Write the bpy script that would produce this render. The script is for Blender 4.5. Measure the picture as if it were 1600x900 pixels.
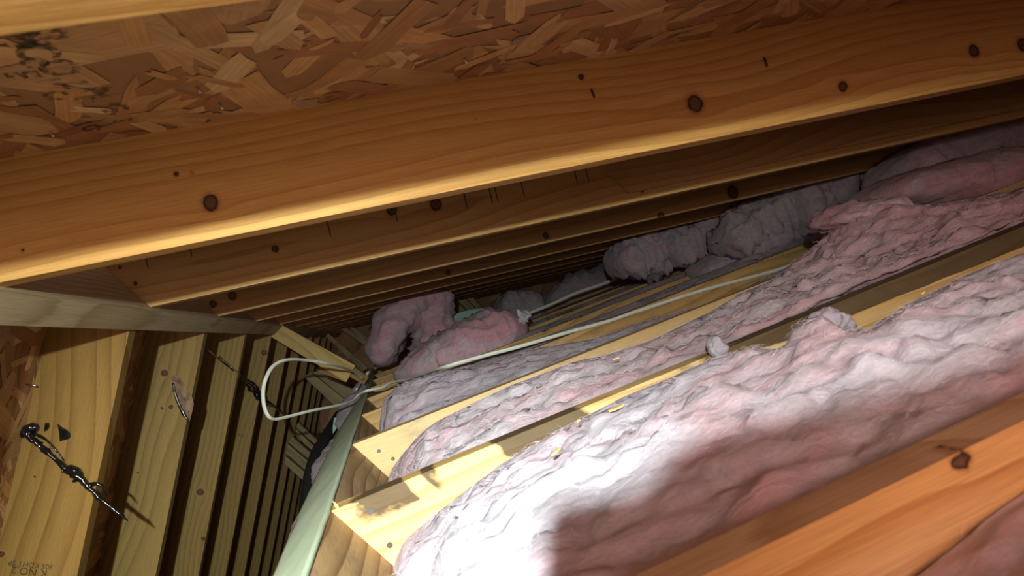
import bpy, math, random
import numpy as np
from mathutils import Vector, noise, Matrix

for o in list(bpy.data.objects): bpy.data.objects.remove(o)
SC = bpy.context.scene
COL = SC.collection
# ------------------------------------------------------------------ camera, light, exposure
CAM = np.array([0.28606, 0.0, -0.41092]); FPX = 1065.9
RV = np.array([0.66572416, -0.18121755, -0.72385879])
UV = np.array([0.72492647, -0.07290352, 0.68495744])
FV = np.array([0.17689816, 0.98073711, -0.08283577])
cd = bpy.data.cameras.new('camera'); co = bpy.data.objects.new('camera', cd); COL.objects.link(co)
co.matrix_world = Matrix(((RV[0], UV[0], -FV[0], CAM[0]), (RV[1], UV[1], -FV[1], CAM[1]), (RV[2], UV[2], -FV[2], CAM[2]), (0, 0, 0, 1)))
cd.sensor_width = 36; cd.lens = 36*FPX/1600; cd.clip_start = 0.02; cd.clip_end = 60
cd.dof.use_dof = True; cd.dof.focus_distance = 1.7; cd.dof.aperture_fstop = 9.5
SC.camera = co
SC.view_settings.view_transform = 'Standard'; SC.view_settings.look = 'None'
SC.view_settings.gamma = 1; SC.view_settings.use_curve_mapping = False
SC.view_settings.exposure = 0.0
SC.cycles.diffuse_bounces = 6; SC.cycles.max_bounces = 8
w = bpy.data.worlds.new('world'); SC.world = w; w.use_nodes = True
w.node_tree.nodes['Background'].inputs[0].default_value = (1.0, 0.60, 0.50, 1)
w.node_tree.nodes['Background'].inputs[1].default_value = 0.30
# head lamp of the person taking the photograph, a little above and behind the lens
LPOS = Vector((0.31, -0.30, -0.226)); AIM = Vector((0.0, 1.04, -0.60))
ld = bpy.data.lights.new('head_lamp', 'SPOT'); ld.energy = 88; ld.spot_size = math.radians(108); ld.spot_blend = 1.0
ld.shadow_soft_size = 0.010; ld.color = (0.92, 1.0, 0.92)
lo = bpy.data.objects.new('head_lamp', ld); COL.objects.link(lo); lo.location = LPOS
lo.rotation_euler = (AIM-LPOS).to_track_quat('-Z', 'Y').to_euler()
# narrow hot centre of the same lamp
ld2 = bpy.data.lights.new('head_lamp_centre', 'SPOT'); ld2.energy = 145; ld2.spot_size = math.radians(50); ld2.spot_blend = 1.0
ld2.shadow_soft_size = 0.010; ld2.color = (0.88, 1.0, 0.95)
lo2 = bpy.data.objects.new('head_lamp_centre', ld2); COL.objects.link(lo2); lo2.location = LPOS
lo2.rotation_euler = (AIM-LPOS).to_track_quat('-Z', 'Y').to_euler()
# area lamp added behind the camera to lift the shaded faces
ha = bpy.data.lights.new('rear_fill', 'AREA'); ha.energy = 23; ha.shape = 'RECTANGLE'; ha.size = 0.8; ha.size_y = 0.6; ha.color = (1.0, 0.64, 0.54)
ho = bpy.data.objects.new('rear_fill', ha); COL.objects.link(ho); ho.location = (0.34, -0.90, -0.16)
ho.rotation_euler = (Vector((0.30, 1.0, -0.55))-Vector((0.34, -0.90, -0.16))).to_track_quat('-Z', 'Y').to_euler()

# ------------------------------------------------------------------ frame of the attic
S = 0.6096; PT = math.radians(33.6); QT = math.radians(26.91)
TP, CP, SP = math.tan(PT), math.cos(PT), math.sin(PT)
TQ, CQ, SQ = math.tan(QT), math.cos(QT), math.sin(QT)
TH = 0.038; TW = 0.0546; ZR = -0.013
RY1 = 0.9645           # near face of the second rafter
LY2 = 1.57
XG, ZG = 0.060, -0.5208
JY2 = 1.0436           # far face of the joist under the hot spot
HR = 0.157; HRV = HR/CP
JD = 0.184; JDV = JD/CQ
EAVE = 3.55
def RY(i): return RY1+(i-1)*S
def LY(i): return LY2+(i-2)*S
def JB(j): return JY2+(j-2)*S
def JF(j): return JB(j)-TH
def ray(x, y): return (x-800)/FPX*RV-(y-450)/FPX*UV+FV
def at(x, y, Y):
    d = ray(x, y); return CAM+d*((Y-CAM[1])/d[1])
def onp(x, y, n, P0):
    d = ray(x, y); n = np.array(n, float); return CAM+d*(((np.array(P0)-CAM)@n)/(d@n))
def zr_(x): return -x*TP
def zj_(x): return ZG-(x-XG)*TQ

def tag(o, label=None, cat=None, group=None, kind=None):
    if label: o['label'] = label
    if cat: o['category'] = cat
    if group: o['group'] = group
    if kind: o['kind'] = kind
    return o
def empty(name, loc=(0, 0, 0)):
    o = bpy.data.objects.new(name, None); COL.objects.link(o); o.location = loc; o.empty_display_size = .05; return o

# ------------------------------------------------------------------ materials
def nodes(name):
    m = bpy.data.materials.new(name); m.use_nodes = True
    nt = m.node_tree; nt.nodes.clear()
    out = nt.nodes.new('ShaderNodeOutputMaterial'); b = nt.nodes.new('ShaderNodeBsdfPrincipled')
    nt.links.new(b.outputs[0], out.inputs[0])
    def N(t, **k):
        n = nt.nodes.new(t)
        for a, v in k.items():
            if isinstance(v, tuple) and a[0] == 'i': n.inputs[int(a[1:])].default_value = v
            elif a[0] == 'i' and a[1:].isdigit(): n.inputs[int(a[1:])].default_value = v
            else: setattr(n, a, v)
        return n
    return m, nt, b, N, nt.links.new
def ramp(N, stops):
    r = N('ShaderNodeValToRGB'); cr = r.color_ramp
    while len(cr.elements) < len(stops): cr.elements.new(.5)
    for e, (p, c) in zip(cr.elements, stops): e.position = p; e.color = tuple(c)+(1,) if len(c) == 3 else c
    return r
def mix(N, L, f, a, b, mode='MIX'):
    m = N('ShaderNodeMix', data_type='RGBA', blend_type=mode)
    for i, v in ((0, f), (6, a), (7, b)):
        if hasattr(v, 'links') or isinstance(v, bpy.types.NodeSocket): L(v, m.inputs[i])
        else: m.inputs[i].default_value = v if i == 0 else tuple(v)+(1,)
    return m.outputs[2]
def mth(N, L, op, a, b=0.0, c=None):
    m = N('ShaderNodeMath', operation=op)
    for i, v in enumerate((a, b, c)):
        if v is None: continue
        if isinstance(v, bpy.types.NodeSocket): L(v, m.inputs[i])
        else: m.inputs[i].default_value = v
    return m.outputs[0]

def wood(name, early=(.62, .40, .19), late=(.40, .20, .07), freq=190., blotch=(.55, .30, .10), bl=.35, dirt=0., dirtc=(.06, .05, .04), rough=.62, sharp=.75, fibre=.12, stainc=(.22, .15, .09)):
    """lumber: growth rings from the vertex attribute 'ring' (distance from the pith), knots from 'knot'"""
    m, nt, b, N, L = nodes(name)
    at_ = N('ShaderNodeAttribute', attribute_name='ring'); kn = N('ShaderNodeAttribute', attribute_name='knot')
    pc = N('ShaderNodeAttribute', attribute_name='bpos')
    ns = N('ShaderNodeTexNoise'); L(pc.outputs['Vector'], ns.inputs['Vector'])
    ns.inputs['Scale'].default_value = 5; ns.inputs['Detail'].default_value = 2
    mp = N('ShaderNodeMapping'); mp.inputs['Scale'].default_value = (3, 90, 90); L(pc.outputs['Vector'], mp.inputs[0])
    fb = N('ShaderNodeTexNoise'); L(mp.outputs[0], fb.inputs['Vector']); fb.inputs['Scale'].default_value = 6; fb.inputs['Detail'].default_value = 3
    r = mth(N, L, 'MULTIPLY_ADD', ns.outputs[0], .006, at_.outputs['Fac'])
    r = mth(N, L, 'MULTIPLY_ADD', fb.outputs[0], .0012, r)
    fr = mth(N, L, 'FRACT', mth(N, L, 'MULTIPLY', r, freq/ (2*math.pi)))
    rr = ramp(N, [(0, (0, 0, 0)), (sharp*.55, (.12,)*3), (sharp, (.55,)*3), (.93, (1, 1, 1)), (1, (0, 0, 0))]); L(fr, rr.inputs[0])
    c = mix(N, L, rr.outputs[0], early, late)
    n2 = N('ShaderNodeTexNoise'); mp2 = N('ShaderNodeMapping'); mp2.inputs['Scale'].default_value = (1, 4, 4)
    L(pc.outputs['Vector'], mp2.inputs[0]); L(mp2.outputs[0], n2.inputs['Vector']); n2.inputs['Scale'].default_value = 3.2; n2.inputs['Detail'].default_value = 4
    br = ramp(N, [(.40, (0, 0, 0)), (.68, (1, 1, 1))]); L(n2.outputs[0], br.inputs[0])
    c = mix(N, L, mth(N, L, 'MULTIPLY', br.outputs[0], bl), c, blotch)
    fr2 = ramp(N, [(.3, (1-fibre*2,)*3), (.7, (1.0,)*3)]); L(fb.outputs[0], fr2.inputs[0])
    c = mix(N, L, 1.0, c, fr2.outputs[0], 'MULTIPLY')
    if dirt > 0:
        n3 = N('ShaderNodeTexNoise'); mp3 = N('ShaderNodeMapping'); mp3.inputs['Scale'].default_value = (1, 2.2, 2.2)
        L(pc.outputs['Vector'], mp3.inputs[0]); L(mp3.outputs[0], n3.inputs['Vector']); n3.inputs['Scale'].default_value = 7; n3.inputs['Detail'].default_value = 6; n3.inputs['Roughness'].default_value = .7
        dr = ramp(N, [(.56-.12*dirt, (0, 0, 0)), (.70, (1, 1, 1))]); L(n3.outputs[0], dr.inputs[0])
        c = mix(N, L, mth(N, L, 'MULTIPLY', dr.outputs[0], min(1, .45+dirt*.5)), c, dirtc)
    sa = N('ShaderNodeAttribute', attribute_name='stain'); sn = N('ShaderNodeTexNoise'); L(pc.outputs['Vector'], sn.inputs['Vector']); sn.inputs['Scale'].default_value = 26; sn.inputs['Detail'].default_value = 6
    sm = ramp(N, [(.46, (0, 0, 0)), (.54, (1, 1, 1))]); L(mth(N, L, 'MULTIPLY_ADD', mth(N, L, 'SUBTRACT', sn.outputs[0], .5), .5, sa.outputs['Fac']), sm.inputs[0])
    sc2 = ramp(N, [(.3, tuple(v*.55 for v in stainc)), (.65, stainc)]); L(sn.outputs[0], sc2.inputs[0])
    c = mix(N, L, mth(N, L, 'MULTIPLY', sm.outputs[0], .88), c, sc2.outputs[0])
    # knots: attribute is distance / knot radius
    kr = ramp(N, [(0, (.05, .025, .012)), (.25, (.13, .065, .025)), (.40, (.08, .04, .018)), (.47, (.02, .011, .007)), (.55, (.13, .055, .018)), (.75, (.36, .17, .06)), (1, (.45, .24, .09))])
    kn2 = N('ShaderNodeTexNoise'); L(pc.outputs['Vector'], kn2.inputs['Vector']); kn2.inputs['Scale'].default_value = 110; kn2.inputs['Detail'].default_value = 3
    kv = mth(N, L, 'MULTIPLY_ADD', kn2.outputs[0], .34, mth(N, L, 'MULTIPLY', kn.outputs['Fac'], .5)); kv = mth(N, L, 'SUBTRACT', kv, .17)
    L(kv, kr.inputs[0])
    km = ramp(N, [(0, (1, 1, 1)), (.52, (1, 1, 1)), (.60, (.55,)*3), (1.0, (0, 0, 0))]); L(kv, km.inputs[0])
    c = mix(N, L, km.outputs[0], c, kr.outputs[0])
    L(c, b.inputs['Base Color']); b.inputs['Roughness'].default_value = rough
    b.inputs['Specular IOR Level'].default_value = .25
    bp = N('ShaderNodeBump'); bp.inputs['Strength'].default_value = .25; bp.inputs['Distance'].default_value = .0012
    L(mth(N, L, 'ADD', fb.outputs[0], mth(N, L, 'MULTIPLY', rr.outputs[0], -.5)), bp.inputs['Height']); L(bp.outputs[0], b.inputs['Normal'])
    return m
M = {}
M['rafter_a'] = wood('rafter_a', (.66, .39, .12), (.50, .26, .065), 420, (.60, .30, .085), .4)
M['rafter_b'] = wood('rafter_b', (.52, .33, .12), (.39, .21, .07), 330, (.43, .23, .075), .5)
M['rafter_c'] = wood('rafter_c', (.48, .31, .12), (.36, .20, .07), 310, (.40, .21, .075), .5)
M['left_a'] = wood('left_a', (.33, .20, .05), (.23, .12, .026), 190, (.30, .165, .036), .35)
M['left_b'] = wood('left_b', (.32, .22, .07), (.22, .14, .04), 330, (.28, .18, .05), .35)
M['joist_hot'] = wood('joist_hot', (.74, .56, .28), (.60, .40, .17), 240, (.62, .42, .17), .4, .25, (.22, .20, .16))
M['joist_two'] = wood('joist_two', (.78, .58, .27), (.62, .38, .13), 240, (.66, .38, .12), .4, .1, (.22, .20, .16), stainc=(.055, .036, .024))
M['joist_side'] = wood('joist_side', (.66, .36, .11), (.46, .21, .05), 170, (.72, .36, .10), .5, .3, (.13, .08, .05))
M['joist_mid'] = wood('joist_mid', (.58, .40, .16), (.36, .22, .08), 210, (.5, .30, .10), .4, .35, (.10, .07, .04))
M['joist_near'] = wood('joist_near', (.62, .36, .13), (.47, .23, .07), 190, (.70, .52, .30), .8)
M['joist_near_top'] = wood('joist_near_top', (.62, .45, .28), (.44, .29, .16), 330, (.55, .38, .22), .4)
M['joist_dark_top'] = wood('joist_dark_top', (.24, .16, .10), (.14, .09, .05), 240, (.17, .12, .08), .5, .6, (.05, .045, .03))
M['ridge'] = wood('ridge', (.66, .54, .33), (.46, .35, .19), 420, (.52, .42, .25), .35)
M['header'] = wood('header', (.56, .38, .19), (.20, .10, .04), 330, (.44, .24, .09), .5, .25, (.16, .11, .07))
M['stud'] = wood('stud', (.46, .38, .20), (.34, .26, .13), 200, (.36, .25, .13), .4, .2)

M['brace'] = wood('brace', (.58, .44, .17), (.42, .27, .08), 170, (.52, .34, .12), .3)
def plain(name, col, rough=.6, metal=0., bump=0., bscale=200., var=0., spec=.4):
    m, nt, b, N, L = nodes(name)
    g = N('ShaderNodeNewGeometry')
    n = N('ShaderNodeTexNoise'); L(g.outputs['Position'], n.inputs['Vector']); n.inputs['Scale'].default_value = bscale; n.inputs['Detail'].default_value = 4
    r = ramp(N, [(.3, tuple(c*(1-var) for c in col)), (.7, tuple(min(1, c*(1+var)) for c in col))]); L(n.outputs[0], r.inputs[0])
    L(r.outputs[0], b.inputs['Base Color']); b.inputs['Roughness'].default_value = rough; b.inputs['Metallic'].default_value = metal
    b.inputs['Specular IOR Level'].default_value = spec
    if bump:
        bp = N('ShaderNodeBump'); bp.inputs['Strength'].default_value = bump; bp.inputs['Distance'].default_value = .002
        L(n.outputs[0], bp.inputs['Height']); L(bp.outputs[0], b.inputs['Normal'])
    return m
M['cable'] = plain('cable_jacket', (.78, .82, .72), .42, bscale=60, var=.08)
M['tar'] = plain('tar', (.008, .008, .009), .12, bump=.4, bscale=160, spec=.8)
M['nail'] = plain('nail_steel', (.10, .09, .085), .45, .8, bscale=90, var=.2)
M['nail_shiny'] = plain('nail_shiny', (.65, .65, .66), .25, 1., bscale=90)
M['duct'] = plain('duct_foil', (.62, .68, .72), .22, 1., .6, 60)
M['teal'] = plain('teal_board', (.30, .50, .44), .8, bscale=40, var=.1)
M['black'] = plain('phone_black', (.02, .02, .022), .35)
M['lens'] = plain('phone_glass', (.01, .01, .012), .08)
M['ink'] = plain('stamp_ink', (.055, .035, .02), .8, bscale=300, var=.5)
M['black_tube'] = plain('tube_black', (.02, .022, .024), .6, bump=.5, bscale=80)
M['chip'] = plain('wood_chip', (.72, .50, .20), .7, bscale=300, var=.2)
M['paper'] = plain('torn_paper', (.62, .64, .66), .8, bscale=90, var=.15)

def ink_worn():
    m, nt, b, N, L = nodes('ink_worn'); g = N('ShaderNodeNewGeometry'); n = N('ShaderNodeTexNoise'); L(g.outputs['Position'], n.inputs['Vector']); n.inputs['Scale'].default_value = 130; n.inputs['Detail'].default_value = 4
    r = ramp(N, [(.40, (0, 0, 0)), (.56, (1, 1, 1))]); L(n.outputs[0], r.inputs[0]); L(mth(N, L, 'MULTIPLY', r.outputs[0], .62), b.inputs['Alpha'])
    b.inputs['Base Color'].default_value = (.05, .035, .022, 1); b.inputs['Roughness'].default_value = .8; return m
M['ink_worn'] = ink_worn()
def green_board():
    m, nt, b, N, L = nodes('green_board')
    g = N('ShaderNodeNewGeometry')
    n = N('ShaderNodeTexNoise'); L(g.outputs['Position'], n.inputs['Vector']); n.inputs['Scale'].default_value = 9; n.inputs['Detail'].default_value = 6; n.inputs['Roughness'].default_value = .65
    r = ramp(N, [(.3, (.42, .53, .37)), (.55, (.52, .63, .46)), (.8, (.62, .70, .54))]); L(n.outputs[0], r.inputs[0])
    v = N('ShaderNodeTexVoronoi'); L(g.outputs['Position'], v.inputs['Vector']); v.inputs['Scale'].default_value = 46
    vr = ramp(N, [(.055, (1, 1, 1)), (.085, (0, 0, 0))]); L(v.outputs['Distance'], vr.inputs[0])
    c = mix(N, L, mth(N, L, 'MULTIPLY', vr.outputs[0], .6), r.outputs[0], (.75, .75, .62))
    L(c, b.inputs['Base Color']); b.inputs['Roughness'].default_value = .8; b.inputs['Specular IOR Level'].default_value = .2
    bp = N('ShaderNodeBump'); bp.inputs['Strength'].default_value = .3; bp.inputs['Distance'].default_value = .003; L(n.outputs[0], bp.inputs['Height']); L(bp.outputs[0], b.inputs['Normal'])
    return m
M['green'] = green_board()

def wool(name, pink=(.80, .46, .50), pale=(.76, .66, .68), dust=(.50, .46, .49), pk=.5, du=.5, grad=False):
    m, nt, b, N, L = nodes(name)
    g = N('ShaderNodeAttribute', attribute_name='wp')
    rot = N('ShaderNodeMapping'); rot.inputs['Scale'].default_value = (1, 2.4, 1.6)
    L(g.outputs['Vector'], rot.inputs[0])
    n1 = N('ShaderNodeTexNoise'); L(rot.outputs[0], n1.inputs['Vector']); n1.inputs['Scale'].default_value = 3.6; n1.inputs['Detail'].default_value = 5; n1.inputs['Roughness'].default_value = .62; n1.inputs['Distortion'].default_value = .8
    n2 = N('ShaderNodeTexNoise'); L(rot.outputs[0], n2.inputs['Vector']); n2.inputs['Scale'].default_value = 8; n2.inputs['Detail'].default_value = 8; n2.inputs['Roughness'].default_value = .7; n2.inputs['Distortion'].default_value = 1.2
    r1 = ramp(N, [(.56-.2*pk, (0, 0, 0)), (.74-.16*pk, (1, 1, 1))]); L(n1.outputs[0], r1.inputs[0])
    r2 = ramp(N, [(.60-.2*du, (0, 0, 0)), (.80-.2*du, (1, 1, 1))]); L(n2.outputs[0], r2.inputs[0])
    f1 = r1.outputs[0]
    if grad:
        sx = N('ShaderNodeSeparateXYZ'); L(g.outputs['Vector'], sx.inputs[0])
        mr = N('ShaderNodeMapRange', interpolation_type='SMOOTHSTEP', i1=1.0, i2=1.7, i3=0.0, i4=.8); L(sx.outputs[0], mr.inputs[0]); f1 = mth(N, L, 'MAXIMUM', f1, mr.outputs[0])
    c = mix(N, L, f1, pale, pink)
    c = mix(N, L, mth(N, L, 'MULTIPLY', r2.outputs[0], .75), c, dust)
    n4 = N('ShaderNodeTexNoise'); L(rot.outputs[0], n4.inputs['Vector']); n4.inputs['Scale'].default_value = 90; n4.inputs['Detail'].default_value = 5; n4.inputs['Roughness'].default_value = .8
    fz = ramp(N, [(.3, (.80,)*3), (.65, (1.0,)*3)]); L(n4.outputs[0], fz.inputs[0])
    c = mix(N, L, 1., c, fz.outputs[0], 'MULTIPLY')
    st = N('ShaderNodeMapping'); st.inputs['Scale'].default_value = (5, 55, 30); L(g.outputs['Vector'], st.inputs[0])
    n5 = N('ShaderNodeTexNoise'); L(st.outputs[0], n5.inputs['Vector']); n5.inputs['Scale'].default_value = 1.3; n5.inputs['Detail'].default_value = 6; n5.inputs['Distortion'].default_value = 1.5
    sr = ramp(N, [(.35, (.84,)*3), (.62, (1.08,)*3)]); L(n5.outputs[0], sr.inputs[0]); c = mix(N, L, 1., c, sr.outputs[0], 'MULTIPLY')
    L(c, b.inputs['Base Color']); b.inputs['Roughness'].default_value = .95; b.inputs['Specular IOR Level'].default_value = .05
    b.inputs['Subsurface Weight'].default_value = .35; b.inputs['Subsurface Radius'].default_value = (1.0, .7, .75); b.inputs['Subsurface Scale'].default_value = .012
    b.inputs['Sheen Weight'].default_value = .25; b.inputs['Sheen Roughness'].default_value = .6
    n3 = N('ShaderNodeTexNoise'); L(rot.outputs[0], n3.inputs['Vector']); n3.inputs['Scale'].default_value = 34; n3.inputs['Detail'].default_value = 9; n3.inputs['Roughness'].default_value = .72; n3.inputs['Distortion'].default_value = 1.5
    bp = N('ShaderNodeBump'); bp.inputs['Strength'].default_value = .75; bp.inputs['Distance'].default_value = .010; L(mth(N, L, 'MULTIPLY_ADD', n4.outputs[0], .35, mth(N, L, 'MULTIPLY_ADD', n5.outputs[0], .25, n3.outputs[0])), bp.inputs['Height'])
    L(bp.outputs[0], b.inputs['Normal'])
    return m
M['wool_pale'] = wool('wool_pale', (.72, .46, .54), (.60, .55, .65), (.43, .41, .48), .5, .5)
M['wool_pink'] = wool('wool_pink', (.74, .38, .45), (.66, .53, .60), (.46, .40, .45), .8, .25)
M['wool_mix'] = wool('wool_mix', (.76, .42, .49), (.62, .55, .62), (.46, .42, .48), .5, .4, True)
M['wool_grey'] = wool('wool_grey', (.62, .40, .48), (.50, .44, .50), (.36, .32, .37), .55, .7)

def strand_mat():
    m, nt, b, N, L = nodes('strand_board')
    at_ = N('ShaderNodeAttribute', attribute_name='tint'); uv = N('ShaderNodeAttribute', attribute_name='suv')
    mp = N('ShaderNodeMapping'); mp.inputs['Scale'].default_value = (6, 160, 1); L(uv.outputs['Vector'], mp.inputs[0])
    n = N('ShaderNodeTexNoise'); L(mp.outputs[0], n.inputs['Vector']); n.inputs['Scale'].default_value = 1.6; n.inputs['Detail'].default_value = 4; n.inputs['Distortion'].default_value = .3
    r = ramp(N, [(.3, (.72,)*3), (.7, (1.0,)*3)]); L(n.outputs[0], r.inputs[0])
    g = N('ShaderNodeNewGeometry'); n2 = N('ShaderNodeTexNoise'); L(g.outputs['Position'], n2.inputs['Vector']); n2.inputs['Scale'].default_value = 22; n2.inputs['Detail'].default_value = 6
    r2 = ramp(N, [(.35, (.82,)*3), (.65, (1.0,)*3)]); L(n2.outputs[0], r2.inputs[0])
    c = mix(N, L, 1., at_.outputs['Color'], r.outputs[0], 'MULTIPLY'); c = mix(N, L, 1., c, r2.outputs[0], 'MULTIPLY')
    L(c, b.inputs['Base Color']); b.inputs['Roughness'].default_value = .5; b.inputs['Specular IOR Level'].default_value = .3
    bp = N('ShaderNodeBump'); bp.inputs['Strength'].default_value = .35; bp.inputs['Distance'].default_value = .001; L(n.outputs[0], bp.inputs['Height']); L(bp.outputs[0], b.inputs['Normal'])
    return m
M['osb'] = strand_mat()
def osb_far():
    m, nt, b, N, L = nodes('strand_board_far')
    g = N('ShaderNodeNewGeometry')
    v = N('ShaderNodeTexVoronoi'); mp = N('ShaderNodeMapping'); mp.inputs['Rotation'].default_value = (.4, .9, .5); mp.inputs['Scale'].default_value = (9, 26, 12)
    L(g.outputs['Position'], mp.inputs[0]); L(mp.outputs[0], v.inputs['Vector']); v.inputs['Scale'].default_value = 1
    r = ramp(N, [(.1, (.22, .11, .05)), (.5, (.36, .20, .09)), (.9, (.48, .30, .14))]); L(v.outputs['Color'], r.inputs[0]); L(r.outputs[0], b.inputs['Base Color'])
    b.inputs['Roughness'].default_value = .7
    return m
M['osb_far'] = osb_far()

# ------------------------------------------------------------------ mesh helpers
def link(name, verts, faces, mats, parent=None, origin=None, smooth=False, midx=None, attrs=None, vattrs=None):
    verts = np.asarray(verts, float)
    if origin is None: origin = np.zeros(3) if parent is not None else verts.mean(0)
    me = bpy.data.meshes.new(name)
    me.from_pydata((verts-np.asarray(origin)).tolist(), [], [tuple(int(i) for i in f) for f in faces])
    for m in (mats if isinstance(mats, (list, tuple)) else [mats]): me.materials.append(m)
    if midx is not None: me.polygons.foreach_set('material_index', np.asarray(midx, np.int32))
    for k, v in (attrs or {}).items():
        v = np.asarray(v, np.float32)
        if v.ndim == 1: a = me.attributes.new(k, 'FLOAT', 'POINT'); a.data.foreach_set('value', v)
        else: a = me.attributes.new(k, 'FLOAT_VECTOR', 'POINT'); a.data.foreach_set('vector', v.ravel())
    if smooth: me.polygons.foreach_set('use_smooth', np.ones(len(me.polygons), bool))
    if name.startswith('insulation'):
        wp = np.stack([verts[:, 0]*CQ-verts[:, 2]*SQ, verts[:, 1], verts[:, 0]*SQ+verts[:, 2]*CQ], 1).astype(np.float32)
        a = me.attributes.new('wp', 'FLOAT_VECTOR', 'POINT'); a.data.foreach_set('vector', wp.ravel())
    me.update()
    o = bpy.data.objects.new(name, me); COL.objects.link(o)
    if parent is not None:
        o.parent = parent; o.location = Vector(origin)-(parent.location if True else Vector())
    else: o.location = origin
    return o

def smooth_noise(x, seed, amp, scale):
    r = np.random.RandomState(seed); out = np.zeros_like(x)
    for k in range(5):
        out += amp/(k+1)*np.sin(x*scale*(k+1)*r.uniform(.6, 1.4)+r.uniform(0, 6.28))
    return out

def board(name, fmap, length, depth, thick, mats, res=.01, knots=(), seed=0, parent=None, pith=None, wander=(.012, .03), top_mat=None, s_dense=None, edge=.0015, origin=None, crown=0., stain=None):
    """a piece of lumber. fmap(s, h, w) -> world; s along, h 0..depth, w 0..thick.
    ring = distance from a wandering pith line, so the four faces and ends share the same rings."""
    if s_dense: ss = np.unique(np.concatenate([np.arange(0, s_dense[0], .05), np.arange(s_dense[0], s_dense[1], res), np.arange(s_dense[1], length, .05), [length]]))
    else: ss = np.linspace(0, length, max(2, int(length/res)+1))
    hr = max(2, int(depth/res)+1); wr = 3 if thick < .06 else 4
    hh = np.linspace(0, depth, hr); ww = np.linspace(0, thick, wr)
    ring2 = [(h, 0.) for h in hh]+[(depth, w) for w in ww[1:]]+[(h, thick) for h in hh[::-1][1:]]+[(0., w) for w in ww[::-1][1:-1]]
    # ease the corners
    R2 = []; tags = []
    for (h, w) in ring2:
        h2, w2 = h, w
        R2.append((h2, w2))
    R2 = np.array(R2); n = len(R2); m = len(ss)
    Sg = np.repeat(ss, n); H = np.tile(R2[:, 0], m); W = np.tile(R2[:, 1], m)
    r = np.random.RandomState(seed)
    if pith is None: pith = (r.uniform(.1, .9)*depth, -r.uniform(.004, .05))
    ph = pith[0]+smooth_noise(Sg, seed+1, wander[0], 2.2); pw = pith[1]+smooth_noise(Sg, seed+2, wander[1], 1.7)
    He = H.copy(); kd = np.full(len(H), 9.)
    for (ks, kh, kr) in knots:
        ds = (Sg-ks); dh = (H-kh); rho2 = (ds/(kr*3.2))**2+(dh/(kr*2.2))**2
        He = kh+(He-kh)*(1-.85*np.exp(-rho2)) if False else He-(dh)*.8*np.exp(-rho2)
        near = W < thick*.75
        sh_ = getattr(fmap, 'sh', (1., 0.)); d = np.hypot((ds*sh_[0]-dh*sh_[1])*1.1, dh)/kr
        kd = np.where(near, np.minimum(kd, d), kd)
    ring = np.hypot(He-ph, W-pw)
    P = np.array([fmap(a, b_, c) for a, b_, c in zip(Sg, H, W)]) if not getattr(fmap, 'vec', False) else fmap(Sg, H, W)
    if crown: P = P
    faces = []; mi = []
    top_rows = set(range(len(hh)-1, len(hh)-1+len(ww)-1)); bot_rows = set(range(len(hh)-1, len(hh)-1+len(ww)-1))
    idx = np.arange(m*n).reshape(m, n)
    for k in range(n):
        a = idx[:-1, k]; b_ = idx[:-1, (k+1) % n]; c = idx[1:, (k+1) % n]; d = idx[1:, k]
        faces += list(zip(a, d, c, b_)); mi += [1 if (top_mat and k in bot_rows) else 0]*(m-1)
    faces += [tuple(idx[0][::-1]), tuple(idx[-1])][::1]
    faces[-2] = tuple(idx[0]); faces[-1] = tuple(idx[-1][::-1]); mi += [0, 0]
    off = r.uniform(-5, 5)
    bpos = np.stack([Sg+off, H+off*.7, W], 1)
    ms = [mats]+([top_mat] if top_mat else [])
    stn = stain(Sg, H, W) if stain else np.zeros(len(H))
    return link(name, P, faces, ms, parent, origin, midx=mi, attrs={'ring': ring, 'knot': kd, 'bpos': bpos, 'stain': stn})

def tube(name, pts, rad, mat, parent=None, seg=8, flat=1., updir=(0, 0, 1), caps=True, origin=None, sub=4, jit=0., seed=0, ret=False):
    P = np.array(pts, float); n0 = len(P)
    rad = np.array(rad if hasattr(rad, '__len__') else [rad]*n0, float)
    if sub > 1 and n0 > 2:      # catmull-rom
        Q = []; Rr = []
        for i in range(n0-1):
            p0, p1, p2, p3 = P[max(i-1, 0)], P[i], P[i+1], P[min(i+2, n0-1)]
            for k in range(sub):
                t = k/sub
                Q.append(.5*((2*p1)+(-p0+p2)*t+(2*p0-5*p1+4*p2-p3)*t*t+(-p0+3*p1-3*p2+p3)*t**3)); Rr.append(rad[i]*(1-t)+rad[i+1]*t)
        Q.append(P[-1]); Rr.append(rad[-1]); P = np.array(Q); rad = np.array(Rr)
    m = len(P); T = np.gradient(P, axis=0); T /= np.linalg.norm(T, axis=1)[:, None]+1e-12
    r = np.random.RandomState(seed)
    V = []
    for i in range(m):
        u = np.array(updir, float); a = np.cross(T[i], u); a /= np.linalg.norm(a)+1e-9; b_ = np.cross(a, T[i])
        for k in range(seg):
            th = 2*math.pi*k/seg; j = 1+jit*r.uniform(-1, 1)
            V.append(P[i]+rad[i]*j*(math.cos(th)*a+flat*math.sin(th)*b_))
    F = [(i*seg+k, i*seg+(k+1) % seg, (i+1)*seg+(k+1) % seg, (i+1)*seg+k) for i in range(m-1) for k in range(seg)]
    if caps: F += [tuple(range(seg))[::-1], tuple(range((m-1)*seg, m*seg))]
    if ret: return np.array(V), F
    return link(name, V, F, mat, parent, origin, smooth=True)
def merge(parts):
    V = []; F = []; o = 0
    for v, f in parts:
        V.append(np.asarray(v, float)); F += [tuple(i+o for i in q) for q in f]; o += len(v)
    return np.concatenate(V), F
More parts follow.
